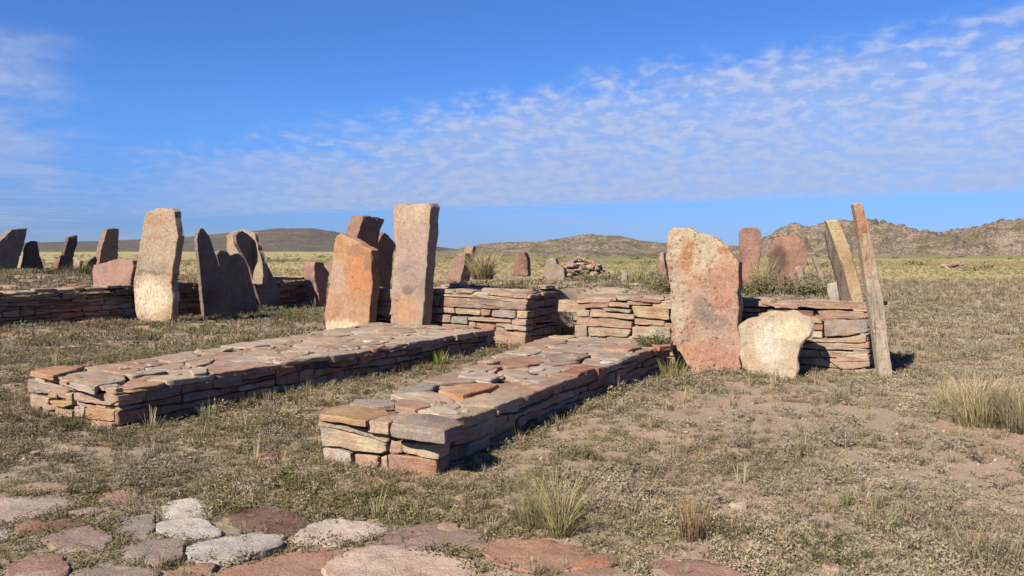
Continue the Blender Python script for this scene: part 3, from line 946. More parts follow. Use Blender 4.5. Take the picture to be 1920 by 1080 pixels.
# ---- left low wall
wl = empty('stone_wall', (-2.6, 10.5, 0.0))
tag(wl, 'left one of the two low dry stone walls, nearer the left edge of the photo', 'wall')
cL = np.mean(WL, 0)
core_block(wl, shrink(WL, 0.05), -0.15, 0.31)
front_L = [
    ([(56, 710), (106, 722), (126, 733), (124, 748), (96, 738), (57, 735)], (0.36, 0.30, 0.26)),
    ([(178, 725), (190, 724), (197, 733), (179, 732)], WHITE),
    ([(197, 727), (217, 728), (217, 740), (197, 735)], PINK2),
    ([(139, 736), (180, 736), (221, 742), (221, 752), (209, 760), (141, 751)], (0.47, 0.33, 0.27)),
    ([(98, 750), (121, 752), (137, 758), (122, 763), (104, 760)], (0.52, 0.35, 0.12)),
    ([(125, 737), (137, 737), (137, 757), (127, 755)], TAN),
    ([(59, 739), (79, 741), (82, 761), (70, 770), (59, 766)], PINK2),
    ([(82, 742), (97, 746), (95, 758), (105, 768), (88, 772), (83, 762)], TAN),
    ([(62, 769), (104, 773), (103, 788), (80, 788), (62, 782)], PINK),
    ([(107, 765), (135, 770), (135, 783), (107, 783)], PINK2),
    ([(138, 762), (158, 762), (157, 783), (138, 782)], (0.50, 0.40, 0.34)),
    ([(160, 764), (214, 769), (213, 790), (160, 784)], (0.48, 0.27, 0.12)),
    ([(156, 786), (213, 792), (213, 815), (182, 814), (158, 806)], (0.50, 0.36, 0.25)),
    ([(107, 785), (154, 786), (155, 803), (120, 800), (107, 796)], PINK),
    ([(131, 722), (176, 730), (176, 735), (140, 734), (128, 730)], PINK2),
]
top_L = [
    (px_plan([(56, 700), (75, 694), (120, 688), (158, 690), (140, 697), (100, 709), (96, 709)], 0.375), 0.395, 0.050, (0.50, 0.245, 0.10)),
    (px_plan([(107, 709), (130, 702), (179, 697), (232, 704), (235, 714), (190, 722), (176, 729), (140, 721)], 0.36), 0.368, 0.060, (0.42, 0.37, 0.33)),
    (px_plan([(190, 696), (215, 688), (260, 690), (262, 697), (235, 702)], 0.37), 0.375, 0.05, (0.50, 0.32, 0.20)),
    (px_plan([(242, 712), (268, 704), (310, 702), (318, 712), (290, 722), (250, 727), (222, 727), (232, 720)], 0.36), 0.360, 0.05, (0.50, 0.28, 0.14)),
    (px_plan([(355, 696), (372, 691), (390, 692), (388, 702), (362, 705)], 0.37), 0.392, 0.07, (0.55, 0.49, 0.38)),
]
zL = lambda x, y: 0.365 + 0.03 * sst(np.array([y]), 10, 13)[0]
face_stones(wl, WL[0], WL[1], -0.06, 0.33, outn(WL[0], WL[1], cL), front_L, depth=0.2, seg=0.04, rgh=0.012, course=(0.06, 0.10), slen=(0.12, 0.3))
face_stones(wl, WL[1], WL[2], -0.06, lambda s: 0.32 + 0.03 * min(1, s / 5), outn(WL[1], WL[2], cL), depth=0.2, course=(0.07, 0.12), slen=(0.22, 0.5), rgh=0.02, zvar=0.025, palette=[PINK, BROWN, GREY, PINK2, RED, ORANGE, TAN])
face_stones(wl, WL[2], WL[3], -0.06, 0.33, outn(WL[2], WL[3], cL), depth=0.2, course=(0.09, 0.14), slen=(0.3, 0.5))
face_stones(wl, WL[0], WL[3], -0.06, 0.32, outn(WL[0], WL[3], cL), depth=0.2, course=(0.1, 0.15), slen=(0.35, 0.6), rgh=0.02)
top_stones(wl, WL, zL, 0.36, top_L, palette=pinks, thick=(0.05, 0.10), aspect=1.2, ragged=0.013, overhang=0.012)


crumbs(wl, WL, zL, 70)

# ---- facade, both sides of the doorway
def fpt(a, b): return (FO[0] + FE[0] * a + FN[0] * b, FO[1] + FE[1] * a + FN[1] * b)


A0, A1, A2, A3 = -4.5, -0.455, 0.43, 4.58
TH = 1.2
ZF = 0.90
man_FL = [
    ([(805, 541), (853, 543), (851, 550), (806, 548)], CREAM), ([(855, 541), (890, 545), (886, 550), (856, 549)], PINK2),
    ([(925, 542), (964, 551), (963, 558), (925, 553)], PINK), ([(966, 550), (989, 552), (988, 561), (965, 558)], PINK2),
    ([(832, 551), (925, 555), (988, 562), (988, 568), (885, 557), (832, 555)], TAN),
    ([(828, 556), (885, 559), (960, 565), (987, 569), (987, 581), (900, 578), (824, 574)], (0.27, 0.19, 0.16)),
    ([(805, 550), (826, 555), (821, 574), (805, 572)], PINK2),
    ([(805, 575), (852, 577), (853, 587), (805, 586)], TAN), ([(854, 578), (903, 581), (901, 591), (855, 588)], (0.50, 0.38, 0.22)),
    ([(904, 580), (920, 582), (918, 591), (904, 591)], PINK), ([(922, 581), (968, 583), (967, 597), (922, 593)], (0.36, 0.29, 0.27)),
    ([(972, 583), (990, 583), (989, 597), (971, 596)], (0.56, 0.44, 0.27)),
    ([(805, 589), (845, 591), (846, 604), (805, 603)], PINK), ([(847, 593), (877, 594), (878, 608), (847, 606)], GREY),
    ([(880, 594), (957, 599), (958, 605), (880, 600)], TAN), ([(960, 599), (988, 599), (987, 610), (960, 609)], PINK2),
    ([(805, 606), (822, 606), (820, 618), (805, 616)], PINK), ([(824, 607), (879, 610), (878, 621), (824, 619)], PINK2),
    ([(881, 604), (892, 605), (892, 616), (880, 614)], TAN), ([(894, 605), (928, 612), (926, 621), (893, 618)], ORANGE),
    ([(948, 608), (987, 612), (986, 621), (948, 617)], CREAM), ([(930, 606), (957, 607), (958, 612), (947, 614), (930, 611)], PINK),
    ([(928, 620), (986, 624), (984, 648), (950, 645), (930, 636)], (0.46, 0.29, 0.22)),
    ([(930, 639), (983, 649), (982, 660), (932, 656)], PINK2),
    ([(702, 542), (738, 542), (738, 560), (702, 560)], TAN), ([(702, 574), (722, 576), (738, 573), (738, 590), (703, 588)], TAN), ([(702, 606), (737, 608), (737, 622), (704, 620)], PINK2),
]
man_FR = [
    ([(1082, 562), (1150, 560), (1142, 567), (1082, 568)], PINK2), ([(1155, 555), (1200, 557), (1202, 565), (1160, 563)], TAN), ([(1203, 558), (1240, 562), (1238, 568), (1203, 566)], PINK),
    ([(1082, 570), (1142, 567), (1141, 576), (1083, 578)], (0.46, 0.24, 0.16)), ([(1143, 566), (1180, 569), (1180, 577), (1143, 574)], PINK2),
    ([(1133, 577), (1182, 581), (1181, 587), (1135, 582)], CREAM), ([(1081, 583), (1106, 582), (1105, 593), (1081, 593)], WHITE),
    ([(1108, 584), (1190, 590), (1189, 599), (1108, 593)], PINK2), ([(1183, 573), (1255, 578), (1255, 600), (1190, 594)], (0.53, 0.42, 0.24)),
    ([(1081, 595), (1150, 598), (1185, 604), (1185, 616), (1100, 611), (1081, 608)], PINK), ([(1190, 597), (1246, 602), (1245, 611), (1190, 608)], TAN),
    ([(1080, 610), (1101, 611), (1100, 632), (1080, 631)], PINK2), ([(1103, 613), (1184, 618), (1178, 632), (1103, 630)], (0.50, 0.44, 0.31)),
    ([(1186, 612), (1258, 614), (1258, 634), (1184, 634)], (0.52, 0.45, 0.34)), ([(1080, 634), (1125, 634), (1120, 648), (1080, 646)], (0.54, 0.42, 0.26)),
    ([(1392, 566), (1450, 566), (1448, 575), (1392, 575)], PINK), ([(1392, 577), (1423, 578), (1422, 585), (1391, 584)], PINK2),
    ([(1425, 568), (1498, 571), (1496, 579), (1453, 578), (1452, 575)], (0.44, 0.25, 0.19)), ([(1440, 581), (1525, 583), (1524, 592), (1440, 590)], BROWN),
    ([(1390, 587), (1439, 588), (1438, 598), (1390, 597)], (0.42, 0.20, 0.15)), ([(1500, 564), (1560, 568), (1624, 569), (1624, 580), (1535, 579), (1500, 574)], PINK),
    ([(1533, 583), (1560, 582), (1620, 584), (1624, 597), (1600, 599), (1538, 597)], (0.40, 0.25, 0.21)),
    ([(1545, 601), (1580, 600), (1625, 599), (1627, 622), (1587, 629), (1545, 632)], BLUEG),
    ([(1520, 596), (1535, 598), (1542, 606), (1522, 606)], TAN), ([(1525, 608), (1543, 608), (1543, 619), (1525, 618)], (0.42, 0.20, 0.15)), ([(1525, 621), (1542, 621), (1541, 634), (1520, 633)], WHITE),
    ([(1500, 636), (1540, 635), (1580, 634), (1625, 626), (1624, 642), (1500, 641)], (0.50, 0.36, 0.25)),
    ([(1510, 643), (1622, 645), (1624, 657), (1540, 655), (1505, 652)], CREAM), ([(1536, 657), (1627, 661), (1630, 675), (1540, 668)], (0.56, 0.48, 0.37)),
    ([(1500, 656), (1534, 656), (1538, 669), (1500, 671)], TAN), ([(1498, 673), (1542, 670), (1572, 690), (1498, 682)], (0.52, 0.41, 0.30)),
    ([(1546, 671), (1632, 677), (1630, 686), (1600, 692), (1576, 690)], (0.48, 0.34, 0.25)), ([(1495, 685), (1574, 692), (1573, 701), (1495, 697)], PINK2),
    ([(1578, 693), (1635, 693), (1633, 706), (1580, 707)], TAN),
]
fl_ = empty('stone_wall', (*fpt((A0 + A1) / 2, 0.6), 0.0))
tag(fl_, 'tall dry stone wall left of the dark doorway, with a long lichen crusted stone', 'wall')
fr_ = empty('stone_wall', (*fpt((A2 + A3) / 2, 0.6), 0.0))
tag(fr_, 'tall dry stone wall right of the doorway, behind the widest slab and the white slab', 'wall')
for par, a, b, man in ((fl_, A0, A1, man_FL), (fr_, A2, A3, man_FR)):
    quad = [fpt(a, 0), fpt(b, 0), fpt(b, TH), fpt(a, TH)]
    core_block(par, shrink(quad, 0.10), -0.15, 0.80)
    face_stones(par, fpt(a, 0), fpt(b, 0), -0.08, ZF - 0.02, -FN, man, depth=0.22, course=(0.07, 0.13), slen=(0.2, 0.55), seg=0.07, rgh=0.014)
    if par is fl_:
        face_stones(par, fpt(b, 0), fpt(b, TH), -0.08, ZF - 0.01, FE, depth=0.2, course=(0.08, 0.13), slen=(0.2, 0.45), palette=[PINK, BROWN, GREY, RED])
    else:
        face_stones(par, fpt(a, 0), fpt(a, TH), -0.08, ZF - 0.04, -FE, depth=0.2, course=(0.1, 0.15), slen=(0.3, 0.5))
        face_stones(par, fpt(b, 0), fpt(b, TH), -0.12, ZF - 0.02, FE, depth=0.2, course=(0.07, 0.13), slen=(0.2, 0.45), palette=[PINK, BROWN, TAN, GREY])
    top_stones(par, [fpt(a, 0.0), fpt(b, 0.0), fpt(b, TH * 0.72), fpt(a, TH * 0.72)], lambda x, y: ZF, 0.36, (), thick=(0.035, 0.06), palette=pinks, ragged=0.022, overhang=0.02)

# ---- left wall, shaded face
lw = empty('stone_wall', (-9.5, 19.3, 0.0))
tag(lw, 'long dark wall in shade at the far left, holding up the stony mound', 'wall')


def lpt(s, b): return (LA[0] + LE[0] * s - LN[0] * b, LA[1] + LE[1] * s - LN[1] * b)


S0, S1 = -4.5, 9.15
zLW = lambda s: 0.665 + 0.05 * math.sin(s * 0.9) + (0.04 if s > 7.8 else 0)
quad = [lpt(S0, 0), lpt(S1, 0), lpt(S1, 0.9), lpt(S0, 0.9)]
core_block(lw, shrink(quad, 0.10), -0.25, 0.58)
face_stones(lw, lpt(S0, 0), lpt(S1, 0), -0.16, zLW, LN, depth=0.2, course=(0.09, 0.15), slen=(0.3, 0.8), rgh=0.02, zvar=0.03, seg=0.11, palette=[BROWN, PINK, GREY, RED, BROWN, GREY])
top_stones(lw, [lpt(S0, 0), lpt(S1, 0), lpt(S1, 0.6), lpt(S0, 0.6)], lambda x, y: zLW((x - LA[0]) * LE[0] + (y - LA[1]) * LE[1]) + 0.035, 0.40, (), thick=(0.05, 0.09), palette=pinks, ragged=0.03, overhang=0.02)

# ------------------------------------------------------------------ standing stones
eF = Vector((0.857, -0.515, 0)); eS = Vector((0.515, 0.857, 0))


def slab(name, pts, base, mat_args, label, cat='standing stone', plane='F', yaw=None, thick=0.16, lean=0.0, group=None, seg=0.06, rough=0.018, edge=0.024, bev=0.010, kernel=None, region=None, chaikin=0, extra=0.12, mids=2, rings=4, back=0.0):
    """pts: outline in photograph pixels, base = (px, py, z) where it meets the ground.
    The outline is projected onto the stone's own plane; thickness runs away from the camera."""
    (rx, ry, k) = region if region else (0, 0, 1)
    P = [(rx + x / k, ry + y / k) for x, y in pts]
    b = ground(*base)
    if yaw is None: e = eF if plane == 'F' else eS
    else: e = Vector((math.cos(math.radians(yaw)), math.sin(math.radians(yaw)), 0))
    n = e.cross(Vector((0, 0, 1))).normalized()        # e x z : for e=+x gives -y (towards camera)
    if n.dot(Vector((0, 0, HCAM)) - b) < 0: e = -e; n = -n
    up = (Vector((0, 0, 1)) - n * math.tan(lean)).normalized()
    W = e.cross(up).normalized()
    b = b - W * back
    uv = []
    for (px, py) in P:
        h = on_plane(px, py, b, W) - b
        uv.append((h.dot(e), h.dot(up)))
    # sink the foot below ground
    vmin = min(v for _, v in uv)
    vmax = max(v for _, v in uv)
    uv = [(u, v - (extra if v < vmin + 0.10 * (vmax - vmin) else 0)) for u, v in uv]
    A = 0.5 * sum(uv[i][0] * uv[(i + 1) % len(uv)][1] - uv[(i + 1) % len(uv)][0] * uv[i][1] for i in range(len(uv)))
    if A < 0: uv = uv[::-1]
    kn = None
    if kernel:
        h = on_plane(rx + kernel[0] / k, ry + kernel[1] / k, b, W) - b
        kn = (h.dot(e), h.dot(up))
    V, F = plate(uv, thick, seg, rough, edge, bev, rings, nseed(), 3.0, center=kn, chaikin=chaikin, mids=mids, layered=0.02)
    base_c, blobs, kw = mat_args
    bl = []
    for (px, py, rpx, rpy, colr, st) in blobs:
        h = on_plane(rx + px / k, ry + py / k, b, W) - b
        hx = on_plane(rx + (px + rpx) / k, ry + py / k, b, W) - b
        hy = on_plane(rx + px / k, ry + (py + rpy) / k, b, W) - b
        bl.append((h.dot(e), h.dot(up), max(0.03, abs((hx - h).dot(e))), max(0.03, abs((hy - h).dot(up))), colr, st))
    mt = slab_mat(name + '_stone', base_c, bl, **kw)
    o = frame_obj(name, V, F, b, e, up, W, mt, None, 34)
    tag(o, label, cat, group)
    return o


G = 'upright stones of the burial ground'
Ra = (0, 370, 4); Rb = (360, 370, 4); Rc = (820, 430, 4.571); Rd = (1220, 370, 3)
LICH = dict(lichen=1.0)
O2 = (0.56, 0.25, 0.11)
# --- hero slabs
slab('standing_stone', [(95, 200), (130, 172), (215, 170), (250, 205), (370, 235), (430, 280), (490, 370), (497, 480), (490, 700), (505, 840), (505, 970), (470, 990), (180, 960), (120, 880), (115, 650), (105, 470), (80, 340)],
     (1322, 697, 0.0), ((0.50, 0.345, 0.26), [
        (280, 260, 230, 190, (0.56, 0.49, 0.33), 0.9), (150, 600, 70, 220, (0.50, 0.43, 0.33), 0.9), (340, 900, 200, 110, (0.50, 0.25, 0.18), 0.85),
        (420, 450, 110, 140, (0.47, 0.24, 0.16), 0.8), (300, 640, 90, 90, (0.20, 0.16, 0.15), 0.75), (380, 710, 90, 60, (0.22, 0.17, 0.16), 0.7),
        (260, 480, 80, 60, (0.48, 0.27, 0.16), 0.7), (205, 330, 50, 110, (0.36, 0.12, 0.05), 0.75), (405, 300, 45, 35, (0.40, 0.10, 0.035), 0.9), (180, 880, 70, 80, (0.55, 0.33, 0.17), 0.7),
        (400, 590, 60, 60, (0.50, 0.22, 0.16), 0.7)], dict(lichen=0.8)),
     'broadest upright slab, cream and pink with rust lichen, where the right low wall ends', thick=0.17, region=Rd, lean=0.03, group=G)
slab('standing_stone', [(490, 722), (512, 704), (550, 684), (606, 676), (640, 652), (700, 646), (760, 650), (792, 636), (822, 640), (862, 662), (890, 674), (914, 712), (902, 772), (872, 800), (846, 832), (822, 900), (828, 962), (800, 1012), (690, 1008), (600, 985), (515, 955), (505, 880), (500, 820)],
     (1440, 703, 0.025), ((0.56, 0.46, 0.34), [(660, 830, 110, 170, (0.66, 0.59, 0.49), 0.9), (560, 960, 120, 50, (0.50, 0.37, 0.25), 0.8), (560, 900, 60, 80, (0.55, 0.40, 0.27), 0.8), (600, 690, 80, 40, (0.52, 0.38, 0.30), 0.7), (800, 740, 90, 80, (0.76, 0.64, 0.42), 0.7)], dict(lichen=0.3, crust=(0.45, 0.31, 0.2))),
     'squat cream white slab leaning on the wall beside the broadest slab', thick=0.10, region=Rd, lean=0.16, rough=0.012, edge=0.012, kernel=(680, 820), group=G)
slab('standing_stone', [(1140, 40), (1160, 28), (1190, 35), (1225, 170), (1265, 330), (1310, 570), (1330, 760), (1375, 1030), (1340, 1045), (1295, 1035), (1265, 830), (1232, 620), (1210, 460), (1185, 300), (1155, 110)],
     (1664, 714, 0.0), ((0.56, 0.46, 0.35), [(1180, 130, 50, 120, (0.50, 0.25, 0.13), 0.8), (1220, 350, 60, 120, (0.50, 0.34, 0.24), 0.8), (1300, 800, 60, 250, (0.56, 0.48, 0.38), 0.8), (1200, 180, 20, 20, (0.42, 0.12, 0.04), 0.9), (1280, 600, 50, 90, (0.38, 0.33, 0.28), 0.7)], dict(lichen=0.3, streak=0.3)),
     'tallest and thinnest leaning pillar, at the outer right end of the wall', yaw=-8, thick=0.15, region=Rd, kernel=(1243, 450), seg=0.06, group=G, edge=0.012)
slab('standing_stone', [(990, 140), (1015, 128), (1045, 122), (1075, 170), (1105, 240), (1130, 310), (1165, 430), (1210, 600), (1150, 600), (1105, 480), (1070, 360), (1035, 270)],
     (1612, 572, 0.86), ((0.55, 0.42, 0.27), [(1030, 190, 50, 80, (0.60, 0.48, 0.28), 0.8), (1130, 400, 60, 120, (0.48, 0.30, 0.19), 0.7)], dict(lichen=0.15)),
     'yellow ochre pillar leaning left, just inside the tallest thin pillar', yaw=-10, thick=0.16, region=Rd, kernel=(1098, 370), seg=0.06, group=G)
slab('standing_stone', [(985, 200), (995, 190), (1005, 260), (1025, 268), (1060, 340), (1105, 450), (1145, 595), (1080, 590), (1050, 470), (1020, 370), (995, 290)],
     (1590, 568, 0.86), ((0.24, 0.20, 0.16), [(1060, 420, 60, 120, (0.18, 0.15, 0.13), 0.7)], dict(lichen=0.2, streak=0.9)),
     'dark grey splintered slab pressed against the yellow ochre pillar', yaw=-14, thick=0.12, region=Rd, kernel=(1062, 440), seg=0.05, group=G)
slab('standing_stone', [(908, 335), (920, 322), (935, 335), (965, 420), (990, 480), (1028, 560), (1000, 565), (965, 490), (935, 410)],
     (1560, 556, 0.86), ((0.42, 0.37, 0.30), [], dict(lichen=0.2, streak=0.3)), 'slim pale sliver of stone leaning left above the grass on the right mound', yaw=-12, thick=0.09, region=Rd, kernel=(962, 440), seg=0.05, group=G)
slab('standing_stone', [(1003, 495), (1025, 490), (1050, 475), (1062, 520), (1078, 580), (1025, 580)],
     (1568, 562, 0.86), ((0.52, 0.46, 0.40), [], dict(lichen=0.1)), 'short whitish stub between the pale sliver and the dark splintered slab', yaw=-12, thick=0.12, region=Rd, group=G)
slab('standing_stone', [(500, 200), (520, 172), (570, 168), (618, 178), (622, 260), (612, 360), (592, 500), (540, 505), (492, 500), (498, 350)],
     (1404, 533, 0.85), ((0.40, 0.235, 0.185), [(560, 260, 60, 80, (0.44, 0.27, 0.22), 0.7)], dict(lichen=0.25)), 'plain dull pink rectangular slab behind the wall, right of the broadest slab', thick=0.14, region=Rd, yaw=-12, group=G)
slab('standing_stone', [(658, 420), (668, 350), (685, 275), (705, 232), (760, 212), (820, 214), (862, 240), (885, 300), (875, 380), (850, 430), (840, 500), (665, 500)],
     (1475, 527, 0.85), ((0.40, 0.24, 0.17), [(715, 360, 70, 110, (0.10, 0.07, 0.065), 0.92), (690, 430, 50, 60, (0.09, 0.07, 0.065), 0.9), (800, 260, 70, 50, (0.48, 0.28, 0.20), 0.8)], dict(lichen=0.35)), 'rounded slab with a big dark stain standing on the right mound', thick=0.2, region=Rd, yaw=-10, group=G)
slab('standing_stone', [(778, 425), (800, 418), (818, 450), (830, 492), (795, 498)],
     (1488, 535, 0.85), ((0.36, 0.28, 0.23), [], dict(lichen=0.2)), 'left one of two knee high splinters before the round stained slab', thick=0.08, region=Rd, yaw=-15, seg=0.04, group=G)
slab('standing_stone', [(812, 398), (830, 386), (850, 388), (862, 430), (880, 490), (850, 500), (832, 450)],
     (1504, 535, 0.85), ((0.40, 0.34, 0.28), [], dict(lichen=0.2)), 'right one of two knee high splinters before the round stained slab', thick=0.08, region=Rd, yaw=-15, seg=0.04, group=G)
slab('standing_stone', [(36, 390), (44, 345), (58, 312), (74, 310), (82, 380), (102, 490), (46, 494)],
     (1243, 533, 0.85), ((0.36, 0.23, 0.18), [(62, 330, 16, 22, (0.48, 0.44, 0.34), 0.8)], dict(lichen=0.3)), 'narrow pinkish stone half hidden behind the left edge of the broadest slab', thick=0.16, region=Rd, yaw=-25, seg=0.05, group=G)
# --- centre
slab('standing_stone', [(1505, 62), (1530, 48), (1650, 52), (1775, 48), (1790, 80), (1787, 200), (1762, 430), (1742, 760), (1718, 1010), (1600, 1025), (1488, 1030), (1492, 640), (1528, 360), (1508, 260)],
     (764, 634, 0.145), ((0.50, 0.365, 0.30), [(1640, 140, 150, 130, (0.54, 0.42, 0.29), 0.8), (1640, 560, 140, 120, (0.36, 0.27, 0.235), 0.85), (1620, 690, 80, 40, (0.17, 0.13, 0.12), 0.8), (1600, 860, 120, 130, (0.53, 0.31, 0.17), 0.9), (1740, 720, 60, 100, (0.36, 0.26, 0.22), 0.8), (1640, 340, 120, 100, (0.44, 0.32, 0.25), 0.6)], dict(lichen=0.15)),
     'tallest rectangular pillar, buff with an orange foot, left of the doorway', thick=0.24, region=Rb, group=G, chaikin=1)
slab('standing_stone', [(1775, 400), (1800, 385), (1818, 400), (1808, 500), (1790, 640), (1790, 720), (1765, 720), (1762, 560)],
     (806, 610, 0.12), ((0.30, 0.21, 0.17), [], dict(lichen=0.2)), 'thin dark slab edge showing just right of the tallest rectangular pillar', thick=0.1, region=Rb, seg=0.05, group=G, yaw=20, back=0.35)
slab('standing_stone', [(1068, 320), (1085, 290), (1115, 273), (1160, 292), (1240, 345), (1340, 402), (1348, 640), (1335, 820), (1308, 1050), (1160, 1050), (1010, 1045), (993, 900), (1030, 600), (1058, 420)],
     (652, 634, 0.075), ((0.53, 0.335, 0.21), [(1270, 560, 130, 240, O2, 0.95), (1140, 400, 60, 110, (0.53, 0.29, 0.13), 0.8), (1240, 400, 90, 60, (0.30, 0.17, 0.11), 0.7), (1090, 620, 70, 140, (0.50, 0.37, 0.30), 0.75), (1130, 980, 190, 70, (0.78, 0.66, 0.48), 1.0), (1320, 480, 40, 90, (0.24, 0.14, 0.10), 0.6)], dict(lichen=0.08)),
     'bright orange slab with a slanting top and a cream foot, left of the rectangular pillar', thick=0.20, region=Rb, group=G)
slab('standing_stone', [(1240, 300), (1262, 220), (1285, 142), (1320, 140), (1400, 150), (1446, 165), (1412, 240), (1398, 360), (1390, 680), (1240, 680)],
     (688, 560, 0.30), ((0.33, 0.20, 0.15), [], dict(lichen=0.2)), 'square topped block rising behind the bright orange slab, its right face in shade', plane='S', thick=0.42, region=Rb, group=G, bev=0.01)
slab('standing_stone', [(1372, 520), (1400, 330), (1420, 290), (1445, 264), (1478, 292), (1532, 360), (1508, 440), (1488, 680), (1380, 680)],
     (718, 545, 0.30), ((0.27, 0.17, 0.13), [], dict(lichen=0.2)), 'dark pointed slab squeezed between the orange slab and the rectangular pillar', plane='S', thick=0.14, region=Rb, group=G)
# --- pillar on the left
slab('standing_stone', [(1090, 112), (1130, 95), (1180, 82), (1285, 82), (1303, 110), (1318, 200), (1337, 290), (1312, 440), (1292, 560), (1284, 640), (1295, 760), (1280, 880), (1228, 940), (1130, 935), (1050, 930), (1018, 840), (1000, 700), (1003, 590), (1040, 400), (1075, 200)],
     (287, 603, -0.02), ((0.50, 0.385, 0.285), [(1180, 260, 160, 220, (0.47, 0.375, 0.265), 0.9), (1170, 170, 80, 70, (0.42, 0.22, 0.12), 0.6), (1160, 300, 60, 40, (0.40, 0.20, 0.13), 0.5), (1080, 500, 70, 50, (0.32, 0.28, 0.23), 0.7), (1220, 520, 60, 40, (0.30, 0.26, 0.21), 0.6), (1260, 570, 40, 60, (0.50, 0.30, 0.18), 0.7), (1140, 566, 190, 22, (0.20, 0.16, 0.13), 0.85), (1130, 745, 170, 170, (0.80, 0.68, 0.51), 1.0), (1240, 880, 110, 60, (0.55, 0.40, 0.24), 0.7)], dict(lichen=0.75)),
     'tall cream and buff pillar with speckled lichen, standing alone against the dark left wall', thick=0.18, region=Ra, group=G, seg=0.08)
# --- dark leaning group
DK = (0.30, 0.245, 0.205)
slab('standing_stone', [(250, 285), (290, 262), (350, 240), (400, 250), (462, 268), (492, 370), (520, 470), (540, 620), (380, 620), (290, 520), (262, 400)],
     (452, 540, 0.55), ((0.46, 0.36, 0.26), [(300, 330, 60, 80, (0.50, 0.35, 0.24), 0.7)], dict(lichen=0.5)), 'pale slab whose sunlit top shows at the back of the dark leaning group', thick=0.16, region=Rb, group=G)
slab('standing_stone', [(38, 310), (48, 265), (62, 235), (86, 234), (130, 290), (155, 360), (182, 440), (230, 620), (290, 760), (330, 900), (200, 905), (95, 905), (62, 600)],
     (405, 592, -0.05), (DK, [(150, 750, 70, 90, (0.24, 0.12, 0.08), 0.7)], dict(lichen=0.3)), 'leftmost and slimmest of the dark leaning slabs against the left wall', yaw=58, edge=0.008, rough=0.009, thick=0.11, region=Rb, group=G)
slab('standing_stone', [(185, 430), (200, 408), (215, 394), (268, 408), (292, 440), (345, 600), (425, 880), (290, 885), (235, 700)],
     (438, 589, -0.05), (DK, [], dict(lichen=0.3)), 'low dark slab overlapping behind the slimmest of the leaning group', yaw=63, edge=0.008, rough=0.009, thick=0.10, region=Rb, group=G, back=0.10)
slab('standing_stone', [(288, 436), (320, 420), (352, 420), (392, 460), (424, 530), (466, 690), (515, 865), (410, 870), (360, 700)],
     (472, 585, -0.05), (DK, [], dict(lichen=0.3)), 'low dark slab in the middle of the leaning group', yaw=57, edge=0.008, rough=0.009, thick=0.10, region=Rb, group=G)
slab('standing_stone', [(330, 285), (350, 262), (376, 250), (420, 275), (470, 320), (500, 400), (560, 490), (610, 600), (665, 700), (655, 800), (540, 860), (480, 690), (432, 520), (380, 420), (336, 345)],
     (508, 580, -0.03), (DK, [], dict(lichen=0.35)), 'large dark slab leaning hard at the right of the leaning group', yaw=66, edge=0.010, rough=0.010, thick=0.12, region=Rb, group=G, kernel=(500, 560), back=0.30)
slab('standing_stone', [(918, 600), (916, 520), (922, 480), (950, 485), (985, 492), (1005, 535), (1032, 560), (1012, 700), (1000, 800), (958, 800), (945, 700)],
     (600, 572, 0.0), ((0.42, 0.26, 0.21), [], dict(lichen=0.25)), 'small forked pink slab at the far end of the dark wall, near the orange slab', plane='S', thick=0.42, region=Rb, group=G)
slab('standing_stone', [(1008, 555), (1020, 500), (1032, 470), (1050, 474), (1050, 600), (1010, 600)],
     (617, 520, 0.3), ((0.38, 0.25, 0.2), [], dict(lichen=0.2)), 'tip of a small slab peeping out left of the bright orange slab', thick=0.12, region=Rb, seg=0.05, group=G)
# --- far left on the mound
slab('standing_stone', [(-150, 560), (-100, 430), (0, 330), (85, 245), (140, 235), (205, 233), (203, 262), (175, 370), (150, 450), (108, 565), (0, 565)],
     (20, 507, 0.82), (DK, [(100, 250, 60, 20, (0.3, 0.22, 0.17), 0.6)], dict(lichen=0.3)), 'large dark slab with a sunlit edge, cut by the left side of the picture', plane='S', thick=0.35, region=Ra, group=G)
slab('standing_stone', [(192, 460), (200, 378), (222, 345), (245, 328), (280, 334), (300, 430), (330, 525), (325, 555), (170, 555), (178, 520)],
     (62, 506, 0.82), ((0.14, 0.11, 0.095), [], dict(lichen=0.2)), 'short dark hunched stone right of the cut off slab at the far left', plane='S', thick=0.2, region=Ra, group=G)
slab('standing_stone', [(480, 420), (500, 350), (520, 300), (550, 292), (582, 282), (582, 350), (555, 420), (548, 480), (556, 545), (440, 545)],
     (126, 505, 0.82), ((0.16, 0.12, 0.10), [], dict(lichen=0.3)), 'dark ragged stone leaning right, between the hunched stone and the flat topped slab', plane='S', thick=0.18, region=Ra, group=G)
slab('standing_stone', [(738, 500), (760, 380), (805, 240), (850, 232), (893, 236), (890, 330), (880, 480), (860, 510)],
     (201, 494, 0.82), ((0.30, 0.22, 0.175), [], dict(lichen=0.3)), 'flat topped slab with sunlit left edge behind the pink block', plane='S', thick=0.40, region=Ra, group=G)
slab('standing_stone', [(688, 530), (700, 508), (790, 490), (885, 462), (998, 474), (1000, 520), (980, 600), (955, 700), (820, 700), (692, 690)],
     (210, 541, 0.66), ((0.44, 0.285, 0.235), [(900, 540, 100, 80, (0.45, 0.27, 0.20), 0.7)], dict(lichen=0.3)), 'low broad pink block on top of the dark wall, left of the speckled cream pillar', thick=0.25, region=Ra, group=G)
slab('standing_stone', [(640, 540), (660, 490), (720, 438), (732, 470), (712, 530)],
     (172, 500, 0.82), ((0.15, 0.11, 0.09), [], dict(lichen=0.2)), 'small dark pointed stone behind the pink block', plane='S', thick=0.15, region=Ra, seg=0.06, group=G)
